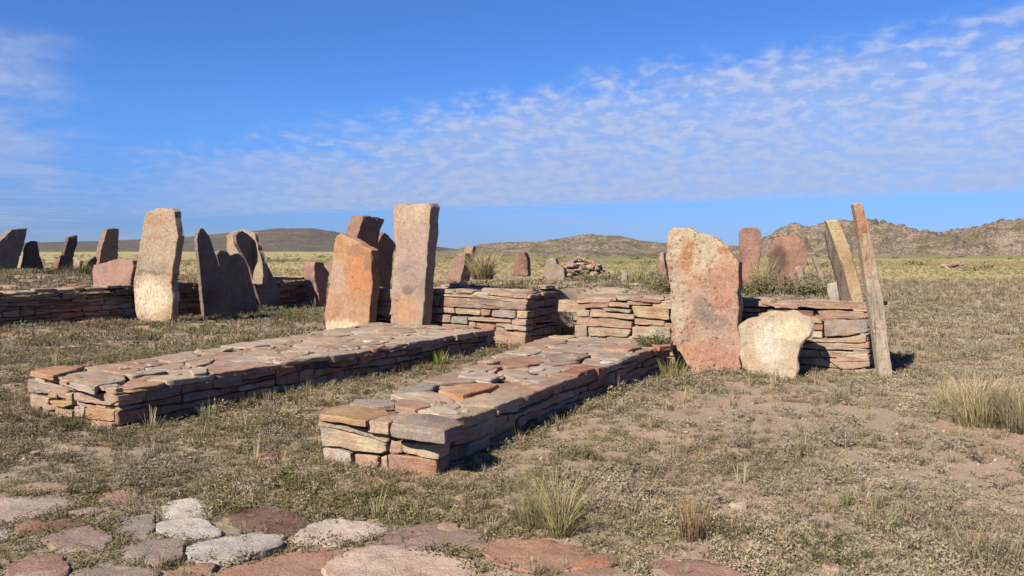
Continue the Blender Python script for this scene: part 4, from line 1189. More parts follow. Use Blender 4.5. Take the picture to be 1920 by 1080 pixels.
slab('standing_stone', [(398, 530), (402, 490), (440, 438), (458, 462), (440, 530)],
     (106, 504, 0.82), ((0.33, 0.19, 0.12), [], dict(lichen=0.2)), 'small reddish brown stone left of the dark ragged stone', thick=0.15, region=Ra, seg=0.06, group=G, yaw=-30)
slab('standing_stone', [(112, 540), (125, 500), (150, 445), (192, 448), (180, 540)],
     (38, 504, 0.82), ((0.50, 0.42, 0.31), [], dict(lichen=0.3)), 'small pale stone in the gap between the cut off slab and the hunched stone', thick=0.15, region=Ra, seg=0.06, group=G, yaw=-30)
slab('standing_stone', [(548, 540), (556, 470), (580, 455), (598, 480), (590, 540)],
     (143, 504, 0.82), ((0.46, 0.38, 0.30), [], dict(lichen=0.3)), 'small grey white stone right of the dark ragged stone', thick=0.15, region=Ra, seg=0.06, group=G, yaw=-30)
# --- middle distance
slab('standing_stone', [(85, 410), (95, 340), (125, 275), (180, 205), (240, 208), (232, 290), (190, 420)],
     (850, 520, 0.84), ((0.38, 0.25, 0.205), [], dict(lichen=0.3)), 'left one of a close pair of leaning pink brown slabs, left of the grass tussock', thick=0.2, region=Rc, yaw=-40, group=G)
slab('standing_stone', [(235, 410), (262, 300), (312, 145), (330, 150), (328, 230), (300, 330), (270, 410)],
     (876, 518, 0.84), ((0.37, 0.25, 0.20), [], dict(lichen=0.3)), 'right and taller one of the close pair of leaning pink brown slabs', thick=0.28, region=Rc, plane='S', group=G)
slab('standing_stone', [(640, 370), (655, 290), (690, 235), (705, 193), (745, 200), (770, 270), (778, 370)],
     (972, 512, 0.84), ((0.34, 0.20, 0.15), [(760, 300, 30, 70, (0.12, 0.08, 0.07), 0.8)], dict(lichen=0.4)), 'rough red brown boulder shaped like a shark fin, centre distance', thick=0.4, region=Rc, yaw=-15, seg=0.09, rough=0.03, group=G)
slab('standing_stone', [(918, 330), (938, 270), (985, 240), (1008, 248), (1028, 300), (1060, 320), (1085, 350), (1090, 450), (950, 450)],
     (1037, 528, 0.84), ((0.43, 0.34, 0.28), [(980, 320, 40, 60, (0.44, 0.27, 0.2), 0.7)], dict(lichen=0.4)), 'pale grey and pink pointed stone beside the far stone pile', thick=0.25, region=Rc, yaw=-15, group=G)
slab('standing_stone', [(1568, 460), (1578, 378), (1598, 368), (1622, 395), (1618, 460)],
     (1169, 532, 0.84), ((0.40, 0.38, 0.33), [], dict(lichen=0.4)), 'small lone grey marker stone in the grass, right of the far stone pile', thick=0.16, region=Rc, yaw=-30, seg=0.05, group=G)


# ------------------------------------------------------------------ piles, loose stones
def place_chunk(name, loc, r, colr, parent=None, flat=0.6, tiltz=0.25):
    V, F = chunk(r, flat)
    a = rnd.uniform(0, 6.28); tx, ty = rnd.uniform(-tiltz, tiltz), rnd.uniform(-tiltz, tiltz)
    W = Vector((tx, ty, 1)).normalized(); U = Vector((math.cos(a), math.sin(a), 0)); U = (U - W * U.dot(W)).normalized(); Vv = W.cross(U)
    return frame_obj(name, V, F, Vector(loc), U, Vv, W, STONE, parent, 35, colr)


def pile(px, py, z, wpx, hm, n, label, rr=(0.10, 0.2), cat='stone pile'):
    c = ground(px, py, z); W_ = wpx * c.y / FOC / 2
    par = empty('stone_pile', (c.x, c.y, z)); tag(par, label, cat)
    for i in range(n):
        u = rnd.uniform(-1, 1); v = rnd.uniform(-1, 1)
        if u * u + v * v > 1: u *= 0.6; v *= 0.6
        x, y = c.x + u * W_, c.y + v * W_ * 0.55
        top = hm * (1 - (abs(u) ** 2.2) * 0.8) * (1 - 0.6 * v * v)
        zz = tz(x, y) + top * rnd.uniform(0.15, 1.0) + 0.03
        place_chunk('stone', (x, y, zz), rnd.uniform(*rr), jit(rnd.choice([PINK, PINK2, TAN, RED, BROWN, GREY]), 0.2), par, 0.5, 0.35)
    return par


pile(1095, 527, 0.84, 92, 0.60, 130, 'heap of tumbled pinkish stones on the grass in the centre distance', (0.10, 0.19))
pile(1011, 527, 0.84, 26, 0.20, 14, 'small heap of broken pink stones left of the pale pointed stone', (0.07, 0.14))
pile(1788, 500, 0.3, 40, 0.5, 30, 'far off heap of pale pink stones in the field at right', (0.25, 0.5))
pile(1505, 505, 0.5, 22, 0.35, 12, 'little far off heap of pink stones right of the round stained slab', (0.14, 0.24))
pile(538, 506, 0.55, 36, 0.32, 16, 'low heap of pink stones behind the dark leaning group', (0.15, 0.3))

# scattered slabs on the mounds: each is a thing
loose_g = 'flat stones lying scattered on the mounds'


def loose(px, py, z, wpx, colr, label, cat='stone', group=None, th=0.07, asp=0.6, lift=0.02):
    c = ground(px, py, z)
    r = wpx * c.y / FOC / 2
    k = rnd.choice((6, 7, 8)); a0 = rnd.uniform(0, 6.28); pts = []
    for i in range(k):
        a = a0 + 2 * PI * i / k + rnd.uniform(-0.25, 0.25); q = rnd.uniform(0.8, 1.12)
        pts.append((c.x + r * q * math.cos(a), c.y + r * q * asp * 1.4 * math.sin(a)))
    o = lying(None, pts, tz(c.x, c.y) + lift + th * 0.35, th, colr, 'loose_stone', rough=0.008, seg=max(0.04, r * 0.35), tilt=0.06)
    tag(o, label, cat, group)
    return o


def cname(c):
    r, g, b = c
    if r < 0.3: return 'dark brown'
    if r / b > 2.1: return 'rusty orange'
    if r / b > 1.75: return 'pink'
    if r / b > 1.45: return 'tan'
    return 'pale'


def loose_set(n, rx, ry, z, rw, pal, marks, group, th, lift):
    used = {}
    items = sorted((rnd.uniform(*rx), rnd.uniform(*ry)) for _ in range(n))
    info = []
    for px, py in items:
        wp = rnd.uniform(*rw); c_ = jit(rnd.choice(pal), 0.1)
        mk = min(marks, key=lambda m: abs(m[0] - px))[1]
        rowp = (py - ry[0]) / (ry[1] - ry[0])
        key = f"{'large' if wp > rw[0] + 0.6 * (rw[1] - rw[0]) else ('small' if wp < rw[0] + 0.28 * (rw[1] - rw[0]) else 'middling')} {cname(c_)} flat stone, {'far' if rowp < 0.33 else ('near' if rowp > 0.66 else 'middle')} row, {mk}"
        used.setdefault(key, []).append(len(info)); info.append([px, py, wp, c_, key])
    for key, ids in used.items():
        if len(ids) == 2: info[ids[0]][4] = key + ', left one'; info[ids[1]][4] = key + ', right one'
        elif len(ids) > 2:
            for q, i_ in enumerate(ids): info[i_][4] = key + ', ' + ('first', 'second', 'third', 'fourth', 'fifth', 'sixth')[q] + ' from left'
    for px, py, wp, c_, key in info:
        loose(px, py, z, wp, c_, key, group=group, th=rnd.uniform(*th), lift=lift)


loose_set(40, (815, 1245), (531, 553), 0.88, (16, 55), pinks, [(830, 'beside the tallest rectangular pillar'), (905, 'below the feathery tussock'), (970, 'below the shark fin boulder'), (1030, 'above the doorway'), (1100, 'below the heap of stones'), (1169, 'below the grey marker'), (1235, 'by the broadest slab')],
          'flat stones loose on the right mound', (0.04, 0.09), 0.035)
loose_set(30, (-20, 172), (516, 541), 0.76, (14, 48), [ORANGE, PINK2, PINK, RED, CREAM, PINK2], [(10, 'below the cut off slab'), (62, 'below the hunched stone'), (126, 'below the dark ragged stone'), (172, 'beside the pink block')],
          'flat stones loose on the left mound', (0.05, 0.10), 0.04)
for k, (px, py, z, wp, colr, lab) in enumerate([
    (1065, 535, 0.9, 60, WHITE, 'long whitish flat stone lying near the pale pointed stone'),
    (1860, 590, 0.0, 75, PINK2, 'pale flat slab lying alone in the grass far right'),
    (1790, 622, 0.0, 60, PINK2, 'pale flat stone in the field, nearer than the lone slab'),
    (1680, 528, 0.0, 26, WHITE, 'small white flat stone just right of the thin pillar'),
    (1700, 612, 0.0, 40, PINK2, 'pink stone half sunk in the field right of the thin pillar'),
    (1620, 757, 0.0, 17, CREAM, 'small cream stone on the ground in front of the tallest thin pillar'),
    (1385, 957, 0.0, 26, CREAM, 'small cream stone in the scrub at lower right'),
    (1825, 950, 0.0, 28, PINK2, 'small pink stone at lower right near the picture edge'),
    (1640, 925, 0.0, 26, PINK, 'small dull pink stone among twigs at right'),
    (1340, 803, 0.0, 20, OCHRE, 'little ochre stone on bare soil right of the low wall'),
    (66, 852, 0.0, 22, CREAM, 'little cream stone in the scrub below the left wall end'),
    (46, 862, 0.0, 10, WHITE, 'white pebble near the left edge'),
    (500, 859, 0.0, 50, RED, 'small red stone in the scrub left of the right low wall'),
    (430, 833, 0.0, 66, PINK, 'flat dull pink stone half buried between the two low walls'),
    (340, 633, 0.0, 70, PINK2, 'thin pink flat stone in the grass before the dark leaning group'),
    (440, 622, 0.0, 60, PINK2, 'pale flat stone right of the speckled cream pillar'),
    (140, 655, 0.0, 54, PINK2, 'dull flat stone in the grass behind the left low wall'),
    (1560, 1072, 0.0, 30, PINK2, 'pale stone chip at the bottom edge right of the paving'),
    (470, 660, 0.0, 26, WHITE, 'whitish chip beside the left low wall'),
]):
    loose(px, py, z, wp, colr, lab, th=0.05, asp=0.75, lift=0.012)
for px, py, wp, lab in ((990, 655, 34, 'tan step stone at the foot of the doorway'), (1022, 650, 30, 'pink step stone in the doorway'), (1048, 641, 26, 'grey step stone behind the doorway sill')):
    loose(px, py, 0.3, wp, jit(rnd.choice([TAN, PINK2, GREY])), lab, th=0.2, lift=0.12)
for px, py, wp, c_, lab in ((1058, 573, 22, TAN, 'tan stone seen through the doorway, left one'), (1074, 575, 20, PINK2, 'pink stone seen through the doorway, right one')):
    b = ground(px, py, 0.72)
    V, F = plate([(-0.11, -0.1), (0.11, -0.1), (0.12, 0.08), (-0.1, 0.09)], 0.25, 0.05, 0.01, 0.01, 0.01, 1, nseed(), 6)
    o = frame_obj('loose_stone', V, F, b, eF, Vector((0, 0, 1)), -eS, STONE, None, 35, c_); tag(o, lab, 'stone')

# ------------------------------------------------------------------ paving in the foreground
pav = empty('stone_paving', (-0.8, 5.0, 0.0)); tag(pav, kind='structure')
PAV = [
    ([(-60, 930), (0, 926), (60, 925), (110, 926), (132, 936), (110, 950), (70, 960), (20, 972), (-60, 975)], (0.50, 0.40, 0.34)),
    ([(30, 905), (60, 897), (110, 897), (128, 905), (110, 915), (60, 917), (35, 913)], PINK2),
    ([(130, 955), (170, 948), (190, 955), (170, 963), (140, 963)], (0.42, 0.33, 0.28)),
    ([(185, 925), (205, 912), (245, 913), (262, 922), (235, 932), (200, 933)], PINK),
    ([(300, 945), (318, 934), (350, 929), (378, 934), (395, 945), (400, 958), (370, 966), (320, 966), (302, 960)], (0.74, 0.70, 0.62)),
    ([(296, 985), (312, 972), (345, 968), (375, 974), (402, 986), (415, 998), (370, 1006), (320, 1008), (302, 1000)], (0.68, 0.63, 0.57)),
    ([(432, 958), (440, 942), (480, 941), (530, 948), (575, 965), (578, 975), (562, 992), (520, 990), (470, 984), (445, 975)], (0.16, 0.085, 0.065)),
    ([(342, 1030), (370, 1017), (420, 1005), (480, 997), (525, 1000), (530, 1012), (500, 1025), (460, 1036), (410, 1048), (375, 1045)], (0.58, 0.54, 0.50)),
    ([(555, 1000), (580, 975), (610, 967), (680, 971), (735, 976), (742, 986), (700, 1000), (640, 1010), (590, 1017), (560, 1016)], (0.66, 0.56, 0.47)),
    ([(405, 1070), (440, 1052), (500, 1038), (570, 1025), (630, 1018), (640, 1030), (620, 1050), (600, 1075), (560, 1100), (420, 1100)], (0.46, 0.27, 0.185)),
    ([(625, 1050), (650, 1034), (700, 1024), (760, 1026), (820, 1036), (868, 1048), (885, 1062), (870, 1095), (640, 1095), (622, 1072)], (0.66, 0.50, 0.40)),
    ([(690, 1018), (715, 996), (760, 984), (830, 984), (895, 992), (905, 1005), (900, 1022), (860, 1030), (800, 1026), (745, 1018)], (0.34, 0.24, 0.20)),
    ([(908, 1020), (930, 1010), (980, 1006), (1040, 1012), (1090, 1024), (1108, 1036), (1090, 1052), (1040, 1064), (985, 1066), (935, 1052), (912, 1036)], (0.46, 0.255, 0.17)),
    ([(1075, 1060), (1112, 1038), (1150, 1040), (1160, 1052), (1120, 1062)], (0.46, 0.22, 0.13)),
    ([(1020, 1085), (1060, 1070), (1130, 1062), (1185, 1066), (1200, 1110), (1020, 1110)], PINK),
    ([(1205, 1060), (1240, 1046), (1300, 1046), (1350, 1056), (1400, 1070), (1420, 1110), (1215, 1110)], (0.40, 0.235, 0.185)),
    ([(80, 1015), (110, 1000), (150, 994), (190, 1002), (205, 1018), (190, 1032), (140, 1036), (95, 1032)], (0.36, 0.28, 0.255)),
    ([(225, 1040), (262, 1012), (310, 1012), (345, 1022), (338, 1044), (300, 1056), (250, 1054)], (0.37, 0.31, 0.28)),
    ([(28, 980), (70, 972), (130, 974), (165, 985), (120, 994), (60, 996), (32, 992)], BROWN),
    ([(-60, 985), (0, 985), (18, 995), (5, 1010), (-60, 1012)], (0.52, 0.48, 0.44)),
    ([(20, 1065), (60, 1048), (110, 1052), (125, 1075), (100, 1100), (20, 1100)], (0.40, 0.25, 0.2)),
    ([(140, 1080), (180, 1060), (240, 1062), (290, 1070), (300, 1110), (140, 1110)], (0.38, 0.31, 0.27)),
    ([(320, 1070), (345, 1052), (400, 1054), (395, 1080), (380, 1110), (320, 1110)], (0.45, 0.27, 0.19)),
    ([(210, 985), (240, 968), (285, 965), (290, 985), (275, 1002), (230, 1005)], (0.36, 0.30, 0.26)),
    ([(890, 1085), (930, 1068), (1000, 1072), (1010, 1110), (890, 1110)], (0.48, 0.36, 0.28)),
    ([(640, 975), (655, 966), (690, 965), (700, 970)], TAN),
    ([(810, 985), (825, 978), (855, 976), (862, 986), (840, 991)], PINK2),
]
pav_polys = []
for pts, c_ in PAV[:]:
    pp = [tuple(ground(x, y, 0.03)[:2]) for x, y in pts]
    cc = centroid(np.array(pp))
    pp = [(cc[0] + (q[0] - cc[0]) * 1.09, cc[1] + (q[1] - cc[1]) * 1.12) for q in pp]
    pav_polys.append(pp)
    lying(pav, pp, max(tz(*cc), max(tz(*q) for q in pp) - 0.012) + 0.015, 0.09, c_, 'paving_stone', rough=0.007, seg=0.03, tilt=0.012, edge=0.022, nf=7, rings=4, dome=0.005, bev=0.005)
# the paving carries on to the sides and behind the camera
for i in range(40):
    x = rnd.uniform(-4.5, 2.2); y = rnd.uniform(2.2, 4.3)
    if y < 4.15 or x < -2.9:
        if x > 1.2 and y > 3.8: continue
        r = rnd.uniform(0.12, 0.24)
        pp = [(x + r * rnd.uniform(0.85, 1.1) * math.cos(a), y + 0.8 * r * rnd.uniform(0.85, 1.1) * math.sin(a)) for a in np.linspace(0, 2 * PI, 8)[:-1]]
        lying(pav, pp, tz(x, y) + 0.018, 0.06, jit(rnd.choice(pinks)), 'paving_stone', rough=0.006, seg=0.08)

# ------------------------------------------------------------------ vegetation
def leaf_mat(name, trans=0.25):
    m = bpy.data.materials.new(name); m.use_nodes = True
    t = NT(m.node_tree)
    at_ = t.new('ShaderNodeAttribute'); at_.attribute_name = 'tint'
    d = t.new('ShaderNodeBsdfDiffuse'); lc = t.mix(1.0, at_.outputs['Color'], (ALB, ALB, ALB), 'MULTIPLY'); t.put(d.inputs[0], lc); d.inputs['Roughness'].default_value = 0.6
    tr = t.new('ShaderNodeBsdfTranslucent'); t.put(tr.inputs[0], lc)
    mx = t.new('ShaderNodeMixShader'); mx.inputs[0].default_value = trans
    t.l.new(d.outputs[0], mx.inputs[1]); t.l.new(tr.outputs[0], mx.inputs[2])
    o = t.new('ShaderNodeOutputMaterial'); t.l.new(mx.outputs[0], o.inputs[0])
    return m


LEAF = leaf_mat('dry_foliage')


def tri_obj(name, V, T, Cc, mat, parent=None, origin=(0, 0, 0)):
    me = bpy.data.meshes.new(name)
    V = V - np.array(origin)
    me.vertices.add(len(V)); me.vertices.foreach_set('co', V.astype(np.float32).ravel())
    me.loops.add(T.size); me.loops.foreach_set('vertex_index', T.astype(np.int32).ravel())
    me.polygons.add(len(T)); me.polygons.foreach_set('loop_start', np.arange(0, T.size, 3, dtype=np.int32))
    me.update(calc_edges=True)
    ca = me.color_attributes.new('tint', 'FLOAT_COLOR', 'POINT')
    ca.data.foreach_set('color', np.column_stack([Cc, np.ones(len(Cc))]).astype(np.float32).ravel())
    me.materials.append(mat)
    o = bpy.data.objects.new(name, me); COL.objects.link(o)
    o.location = origin
    return o


def tpl_blades(n, h, spread, wd, lean=0.5, r0=0.02, c0=(0.5, 0.5, 0.5), c1=(1, 1, 1), segs=3, droop=0.4):
    V, T, C = [], [], []
    for i in range(n):
        a = rng.uniform(0, 2 * PI); r = r0 * math.sqrt(rng.uniform())
        bx, by = r * math.cos(a), r * math.sin(a)
        a2 = a + rng.normal(0, 0.7)
        ln = h * rng.uniform(0.45, 1.0); sp = spread * rng.uniform(0.2, 1.0)
        wx, wy = -math.sin(a2 + rng.normal(0, 0.8)), math.cos(a2)
        base = len(V)
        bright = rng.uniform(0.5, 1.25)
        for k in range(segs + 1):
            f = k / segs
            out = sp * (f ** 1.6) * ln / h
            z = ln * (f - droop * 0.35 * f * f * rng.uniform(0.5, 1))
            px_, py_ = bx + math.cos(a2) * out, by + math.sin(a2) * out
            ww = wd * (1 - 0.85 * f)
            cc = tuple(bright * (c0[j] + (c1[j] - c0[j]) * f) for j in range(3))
            if k < segs:
                V += [(px_ - wx * ww, py_ - wy * ww, z), (px_ + wx * ww, py_ + wy * ww, z)]; C += [cc, cc]
            else:
                V.append((px_, py_, z)); C.append(cc)
        for k in range(segs - 1):
            b = base + 2 * k
            T += [(b, b + 1, b + 3), (b, b + 3, b + 2)]
        b = base + 2 * (segs - 1)
        T.append((b, b + 1, b + 2))
    return np.array(V), np.array(T), np.array(C)


def tpl_bush(n, r, h, leaf, stems=5, c0=(0.6, 0.6, 0.6), c1=(1, 1, 1), up=0.4):
    """low twiggy cushion: short upright sprigs carrying tiny leaves"""
    V, T, C = [], [], []
    for s in range(stems):
        a = rng.uniform(0, 2 * PI); rr = r * math.sqrt(rng.uniform())
        hx, hy = rr * math.cos(a), rr * math.sin(a)
        hh = h * rng.uniform(0.55, 1.1) * (1 - 0.45 * (rr / r) ** 2)
        tip = np.array([hx * 1.15, hy * 1.15, hh]); bs = np.array([hx * 0.45, hy * 0.45, -0.01])
        side = np.array([-math.sin(a), math.cos(a), 0]) * leaf * 0.14
        b = len(V)
        V += [bs - side, bs + side, tip]; C += [(0.5, 0.42, 0.36)] * 3
        T.append((b, b + 1, b + 2))
        m = n // stems
        for k in range(m):
            f = rng.uniform(0.25, 1.05)
            p = bs + (tip - bs) * f + rng.normal(0, 1, 3) * np.array([leaf, leaf, leaf * 0.6]) * 0.7
            p[2] = max(p[2], 0.003)
            d = rng.normal(0, 1, 3); d[2] = abs(d[2]) * up + 0.25; d /= np.linalg.norm(d)
            q = rng.normal(0, 1, 3); q -= d * q.dot(d); q /= np.linalg.norm(q)
            L_ = leaf * rng.uniform(0.6, 1.3); w_ = L_ * 0.26
            b = len(V)
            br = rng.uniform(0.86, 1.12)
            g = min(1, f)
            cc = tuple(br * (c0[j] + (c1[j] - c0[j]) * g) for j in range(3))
            V += [p - q * w_, p + q * w_, p + d * L_]; C += [cc] * 3
            T.append((b, b + 1, b + 2))
    return np.array(V), np.array(T), np.array(C)


def scatter(parts, tpls, X, Y, sc, tint, zoff=-0.004, hs=None):
    """append copies of random templates at X,Y; sc scale array; tint (N,3)"""
    N = len(X)
    Z = terrain(X, Y) + zoff
    which = rng.integers(0, len(tpls), N)
    ang = rng.uniform(0, 2 * PI, N)
    for k, (V, T, C) in enumerate(tpls):
        idx = np.where(which == k)[0]
        if len(idx) == 0: continue
        c, s_ = np.cos(ang[idx])[:, None], np.sin(ang[idx])[:, None]
        sx = sc[idx][:, None]
        hh = (hs[idx][:, None] if hs is not None else sx)
        vx = (V[None, :, 0] * c - V[None, :, 1] * s_) * sx + X[idx][:, None]
        vy = (V[None, :, 0] * s_ + V[None, :, 1] * c) * sx + Y[idx][:, None]
        vz = V[None, :, 2] * hh + Z[idx][:, None]
        vv = np.stack([vx, vy, vz], -1).reshape(-1, 3)
        tt_ = (T[None] + (np.arange(len(idx)) * len(V))[:, None, None]).reshape(-1, 3)
        cc = (C[None] * tint[idx][:, None, :]).reshape(-1, 3)
        parts.append((vv, tt_, cc))


def build(parts, name, mat, **kw):
    off = 0; VV, TT, CC = [], [], []
    for v, t_, c in parts:
        VV.append(v); TT.append(t_ + off); CC.append(c); off += len(v)
    V = np.vstack(VV); T = np.vstack(TT); C = np.clip(np.vstack(CC), 0.01, 0.85)
    o = tri_obj(name, V, T, C, mat)
    print(name, 'triangles', len(T))
    tag(o, **kw)
    return o


fac_quad = [fpt(A0 - 0.1, -0.05), fpt(A3 + 0.05, -0.05), fpt(A3 + 0.05, 1.0), fpt(A0 - 0.1, 1.0)]
lw_quad = [lpt(S0, -0.05), lpt(S1, -0.05), lpt(S1, 0.5), lpt(S0, 0.5)]
foot_polys = [WR, WL, fac_quad, lw_quad]


def grow(poly, d):
    c = np.mean(poly, 0)
    return [tuple(np.array(p) + (np.array(p) - c) / np.linalg.norm(np.array(p) - c) * d) for p in poly]


def sample_zone(y0, y1, dens, wide=0.70, pad=1.5):
    """points in the band y0..y1 in front of the camera (a little wider than the frame)"""
    area = wide * (y1 * y1 - y0 * y0) + 2 * pad * (y1 - y0)
    n = int(area * dens)
    y = np.sqrt(rng.uniform(y0 * y0, y1 * y1, n))
    x = rng.uniform(-1, 1, n) * (wide * y + pad)
    keep = np.ones(n, bool)
    for p in foot_polys: keep &= ~inpoly(x, y, p)
    return x[keep], y[keep]


def pav_keep(x, y, p_in=0.03, margin=0.90):
    k = np.ones(len(x), bool)
    for p in pav_polys:
        c = centroid(np.array(p))
        pp = [(c[0] + (q[0] - c[0]) * margin, c[1] + (q[1] - c[1]) * margin) for q in p]
        ins = inpoly(x, y, pp)
        k &= ~(ins & (rng.uniform(0, 1, len(x)) > p_in))
    return k


def field(x, y, f, off): return 0.5 + 0.5 * fbm(np.stack([x * f, y * f, np.full(len(x), off)], 1), 3, 0.5)


# how bare the soil is: bare pinkish patch right of the right low wall
def bare(x, y):
    b = np.exp(-(((x - 2.6) / 2.2) ** 2 + ((y - 7.6) / 1.8) ** 2)) * 0.85
    b = np.maximum(b, 0.6 * np.exp(-(((x - 3.4) / 1.4) ** 2 + ((y - 5.9) / 0.8) ** 2)))
    b = np.maximum(b, 0.5 * np.exp(-(((x - 1.4) / 0.6) ** 2 + ((y - 5.6) / 0.5) ** 2)))
    b = b + 0.22 * sst(x - 0.1 * y, 0.2, 1.6)
    return np.clip(b + 1.3 * (field(x, y, 0.9, 3.3) - 0.52) + 0.8 * (field(x, y, 3.1, 5.3) - 0.5), 0, 0.95)


def greenness(x, y):
    """greener on the left and between the walls, greyer on the right"""
    g = 0.74 - 0.68 * sst(x - 0.15 * (y - 5), -0.6, 1.9)
    g = g * (1 - 0.55 * sst(y, 12, 22))
    return np.clip(g + 0.9 * (field(x, y, 1.1, 8.8) - 0.5), 0, 1)


sage_c = np.array([0.50, 0.425, 0.32]); straw_c = np.array([0.66, 0.54, 0.34]); herb_c = np.array([0.32, 0.28, 0.14]); brown_c = np.array([0.38, 0.27, 0.19])
bush_t = [tpl_bush(60, 0.055, 0.055, 0.016, 8) for _ in range(5)]
herb_t = [tpl_bush(64, 0.065, 0.038, 0.015, 10, up=0.25) for _ in range(5)]
twig_t = [tpl_blades(14, 0.075, 0.07, 0.0016, r0=0.03, c0=(0.6, 0.55, 0.5), segs=2) for _ in range(4)]
tuft_t = [tpl_blades(18, 0.11, 0.07, 0.0018, r0=0.018, segs=3) for _ in range(5)]
lo_bush_t = [tpl_bush(26, 0.075, 0.05, 0.030, 5) for _ in range(5)]
lo_tuft_t = [tpl_blades(9, 0.13, 0.08, 0.0042, r0=0.03, segs=2) for _ in range(5)]


def tints(base, n, v=0.18, hv=0.06):
    k = rng.uniform(1 - v, 1 + v, (n, 1))
    return base[None, :] * k * rng.uniform(1 - hv, 1 + hv, (n, 3))


def band(parts_s, parts_h, parts_g, y0, y1, dens, bt, ht, tw, tf, scale):
    x, y = sample_zone(y0, y1, dens)
    k = pav_keep(x, y); x, y = x[k], y[k]
    b = bare(x, y); g = greenness(x, y)
    u = rng.uniform(0, 1, len(x)); live = u > b * 0.92
    x, y, b, g = x[live], y[live], b[live], g[live]
    u = rng.uniform(0, 1, len(x))
    ish = u < g * 0.62
    ist = (~ish) & (u > 0.84)
    isb = ~(ish | ist)
    gray = isb & (rng.uniform(0, 1, len(x)) < 0.26)
    isb = isb & ~gray
    def go(parts, tp, msk, base, s0, s1, mixto=None):
        n = int(msk.sum())
        if n == 0: return
        pf = field(x[msk], y[msk], 1.6, 12.0)[:, None]
        tn = tints(base, n, 0.28) * (0.62 + 0.62 * pf)
        if mixto is not None:
            f = np.clip(rng.normal(0.25, 0.25, (n, 1)), 0, 1); tn = tn * (1 - f) + mixto[None, :] * f
        scatter(parts, tp, x[msk], y[msk], rng.uniform(s0, s1, n) * scale * (0.75 + 0.6 * field(x[msk], y[msk], 2.3, 20.0)), tn)
    go(parts_s, bt, isb, sage_c, 0.55, 1.25, straw_c)
    go(parts_s, tw, gray, brown_c, 0.6, 1.2, sage_c)
    go(parts_h, ht, ish, herb_c, 0.6, 1.3, np.array([0.27, 0.25, 0.10]))
    go(parts_g, tf, ist, straw_c, 0.45, 1.1, np.array([0.36, 0.33, 0.15]))


ps, ph, pg = [], [], []
band(ps, ph, pg, 2.8, 8.0, 330, bush_t, herb_t, twig_t, tuft_t, 0.98)
band(ps, ph, pg, 8.0, 13.5, 125, bush_t, herb_t, twig_t, tuft_t, 1.35)
band(ps, ph, pg, 13.5, 24.0, 52, lo_bush_t, lo_bush_t, lo_tuft_t, lo_tuft_t, 1.35)
band(ps, ph, pg, 24.0, 42.0, 13, lo_bush_t, lo_bush_t, lo_tuft_t, lo_tuft_t, 2.0)
# dry grass further out
x, y = sample_zone(26, 110, 2.6)
n = len(x)
gg = field(x, y, 0.06, 1.0)[:, None]
tn = tints(np.array([0.72, 0.58, 0.29]), n) * (1 - gg * 0.45) + gg * 0.45 * np.array([0.38, 0.36, 0.15])
scatter(pg, lo_tuft_t, x, y, rng.uniform(1.6, 3.2, n), tn, hs=rng.uniform(0.9, 2.0, n))
# right field tufts
x = rng.uniform(3, 14, 5200); y = rng.uniform(9, 30, 5200)
k = (x > 0.40 * y) & (field(x, y, 0.35, 6.0) > 0.42); x, y = x[k], y[k]
tn = tints(np.array([0.52, 0.43, 0.23]), len(x), 0.2); scatter(pg, lo_tuft_t, x, y, rng.uniform(0.7, 1.5, len(x)), tn, hs=rng.uniform(0.5, 1.0, len(x)))
# larger clumps among the small ones
for (y0, y1, dn, sc_) in ((2.8, 9.0, 7, 2.0), (9.0, 16, 3.2, 2.6), (16, 40, 0.7, 3.4)):
    x, y = sample_zone(y0, y1, dn); k = pav_keep(x, y, 0.0, 1.05) & (field(x, y, 0.7, 30.0) > 0.40); x, y = x[k], y[k]
    u = rng.uniform(0, 1, len(x)); g = greenness(x, y)
    for m_, tp, col_, tgt in ((u < 0.4, tuft_t, straw_c * 1.1, pg), ((u >= 0.4) & (g > 0.45), herb_t, herb_c * 0.85, ph), ((u >= 0.4) & (g <= 0.45), bush_t, sage_c * 0.85, ps)):
        n = int(m_.sum())
        if n: scatter(tgt, tp, x[m_], y[m_], rng.uniform(0.6, 1.15, n) * sc_, tints(col_, n, 0.25))
# shrubs dotted over the far plain
n = 520
y = np.sqrt(rng.uniform(55 ** 2, 240 ** 2, n)); x = rng.uniform(-0.75, 0.75, n) * y
scatter(ps, lo_bush_t, x, y, rng.uniform(3, 9, n) , tints(np.array([0.20, 0.19, 0.10]), n, 0.3))
# weeds, straw and chips gathered at the foot of walls and stones
fx, fy = [], []
def along(p, q, n, off):
    p = np.array(p[:2]); q = np.array(q[:2]); e = (q - p) / np.linalg.norm(q - p); nn = np.array([e[1], -e[0]])
    for _ in range(n):
        r = p + (q - p) * rng.uniform() + nn * abs(rng.normal(0, off)) + nn * 0.02
        fx.append(r[0]); fy.append(r[1])
for q_, dn in ((WR, 34), (WL, 30)):
    for i in range(4):
        a_, b_ = q_[i], q_[(i + 1) % 4]
        if i == 2: continue
        along(a_, b_, int(dn * math.dist(a_, b_)), 0.07)
along(fpt(A0, -0.03), fpt(A1, -0.03), 60, 0.12); along(fpt(A2, -0.03), fpt(A3 + 0.2, -0.03), 130, 0.15)
along(lpt(S0, -0.03), lpt(S1, -0.03), 420, 0.16)
for (px, py, z, wd_) in ((1322, 699, 0, 140), (1440, 704, 0, 100), (1660, 716, 0, 50), (764, 634, 0.14, 70), (652, 636, 0.07, 90), (287, 606, -0.02, 80), (440, 592, -0.05, 160)):
    a_ = ground(px - wd_ / 2, py + 1, z); b_ = ground(px + wd_ / 2, py + 1, z)
    along(a_, b_, 36, 0.07)
fx = np.array(fx); fy = np.array(fy)
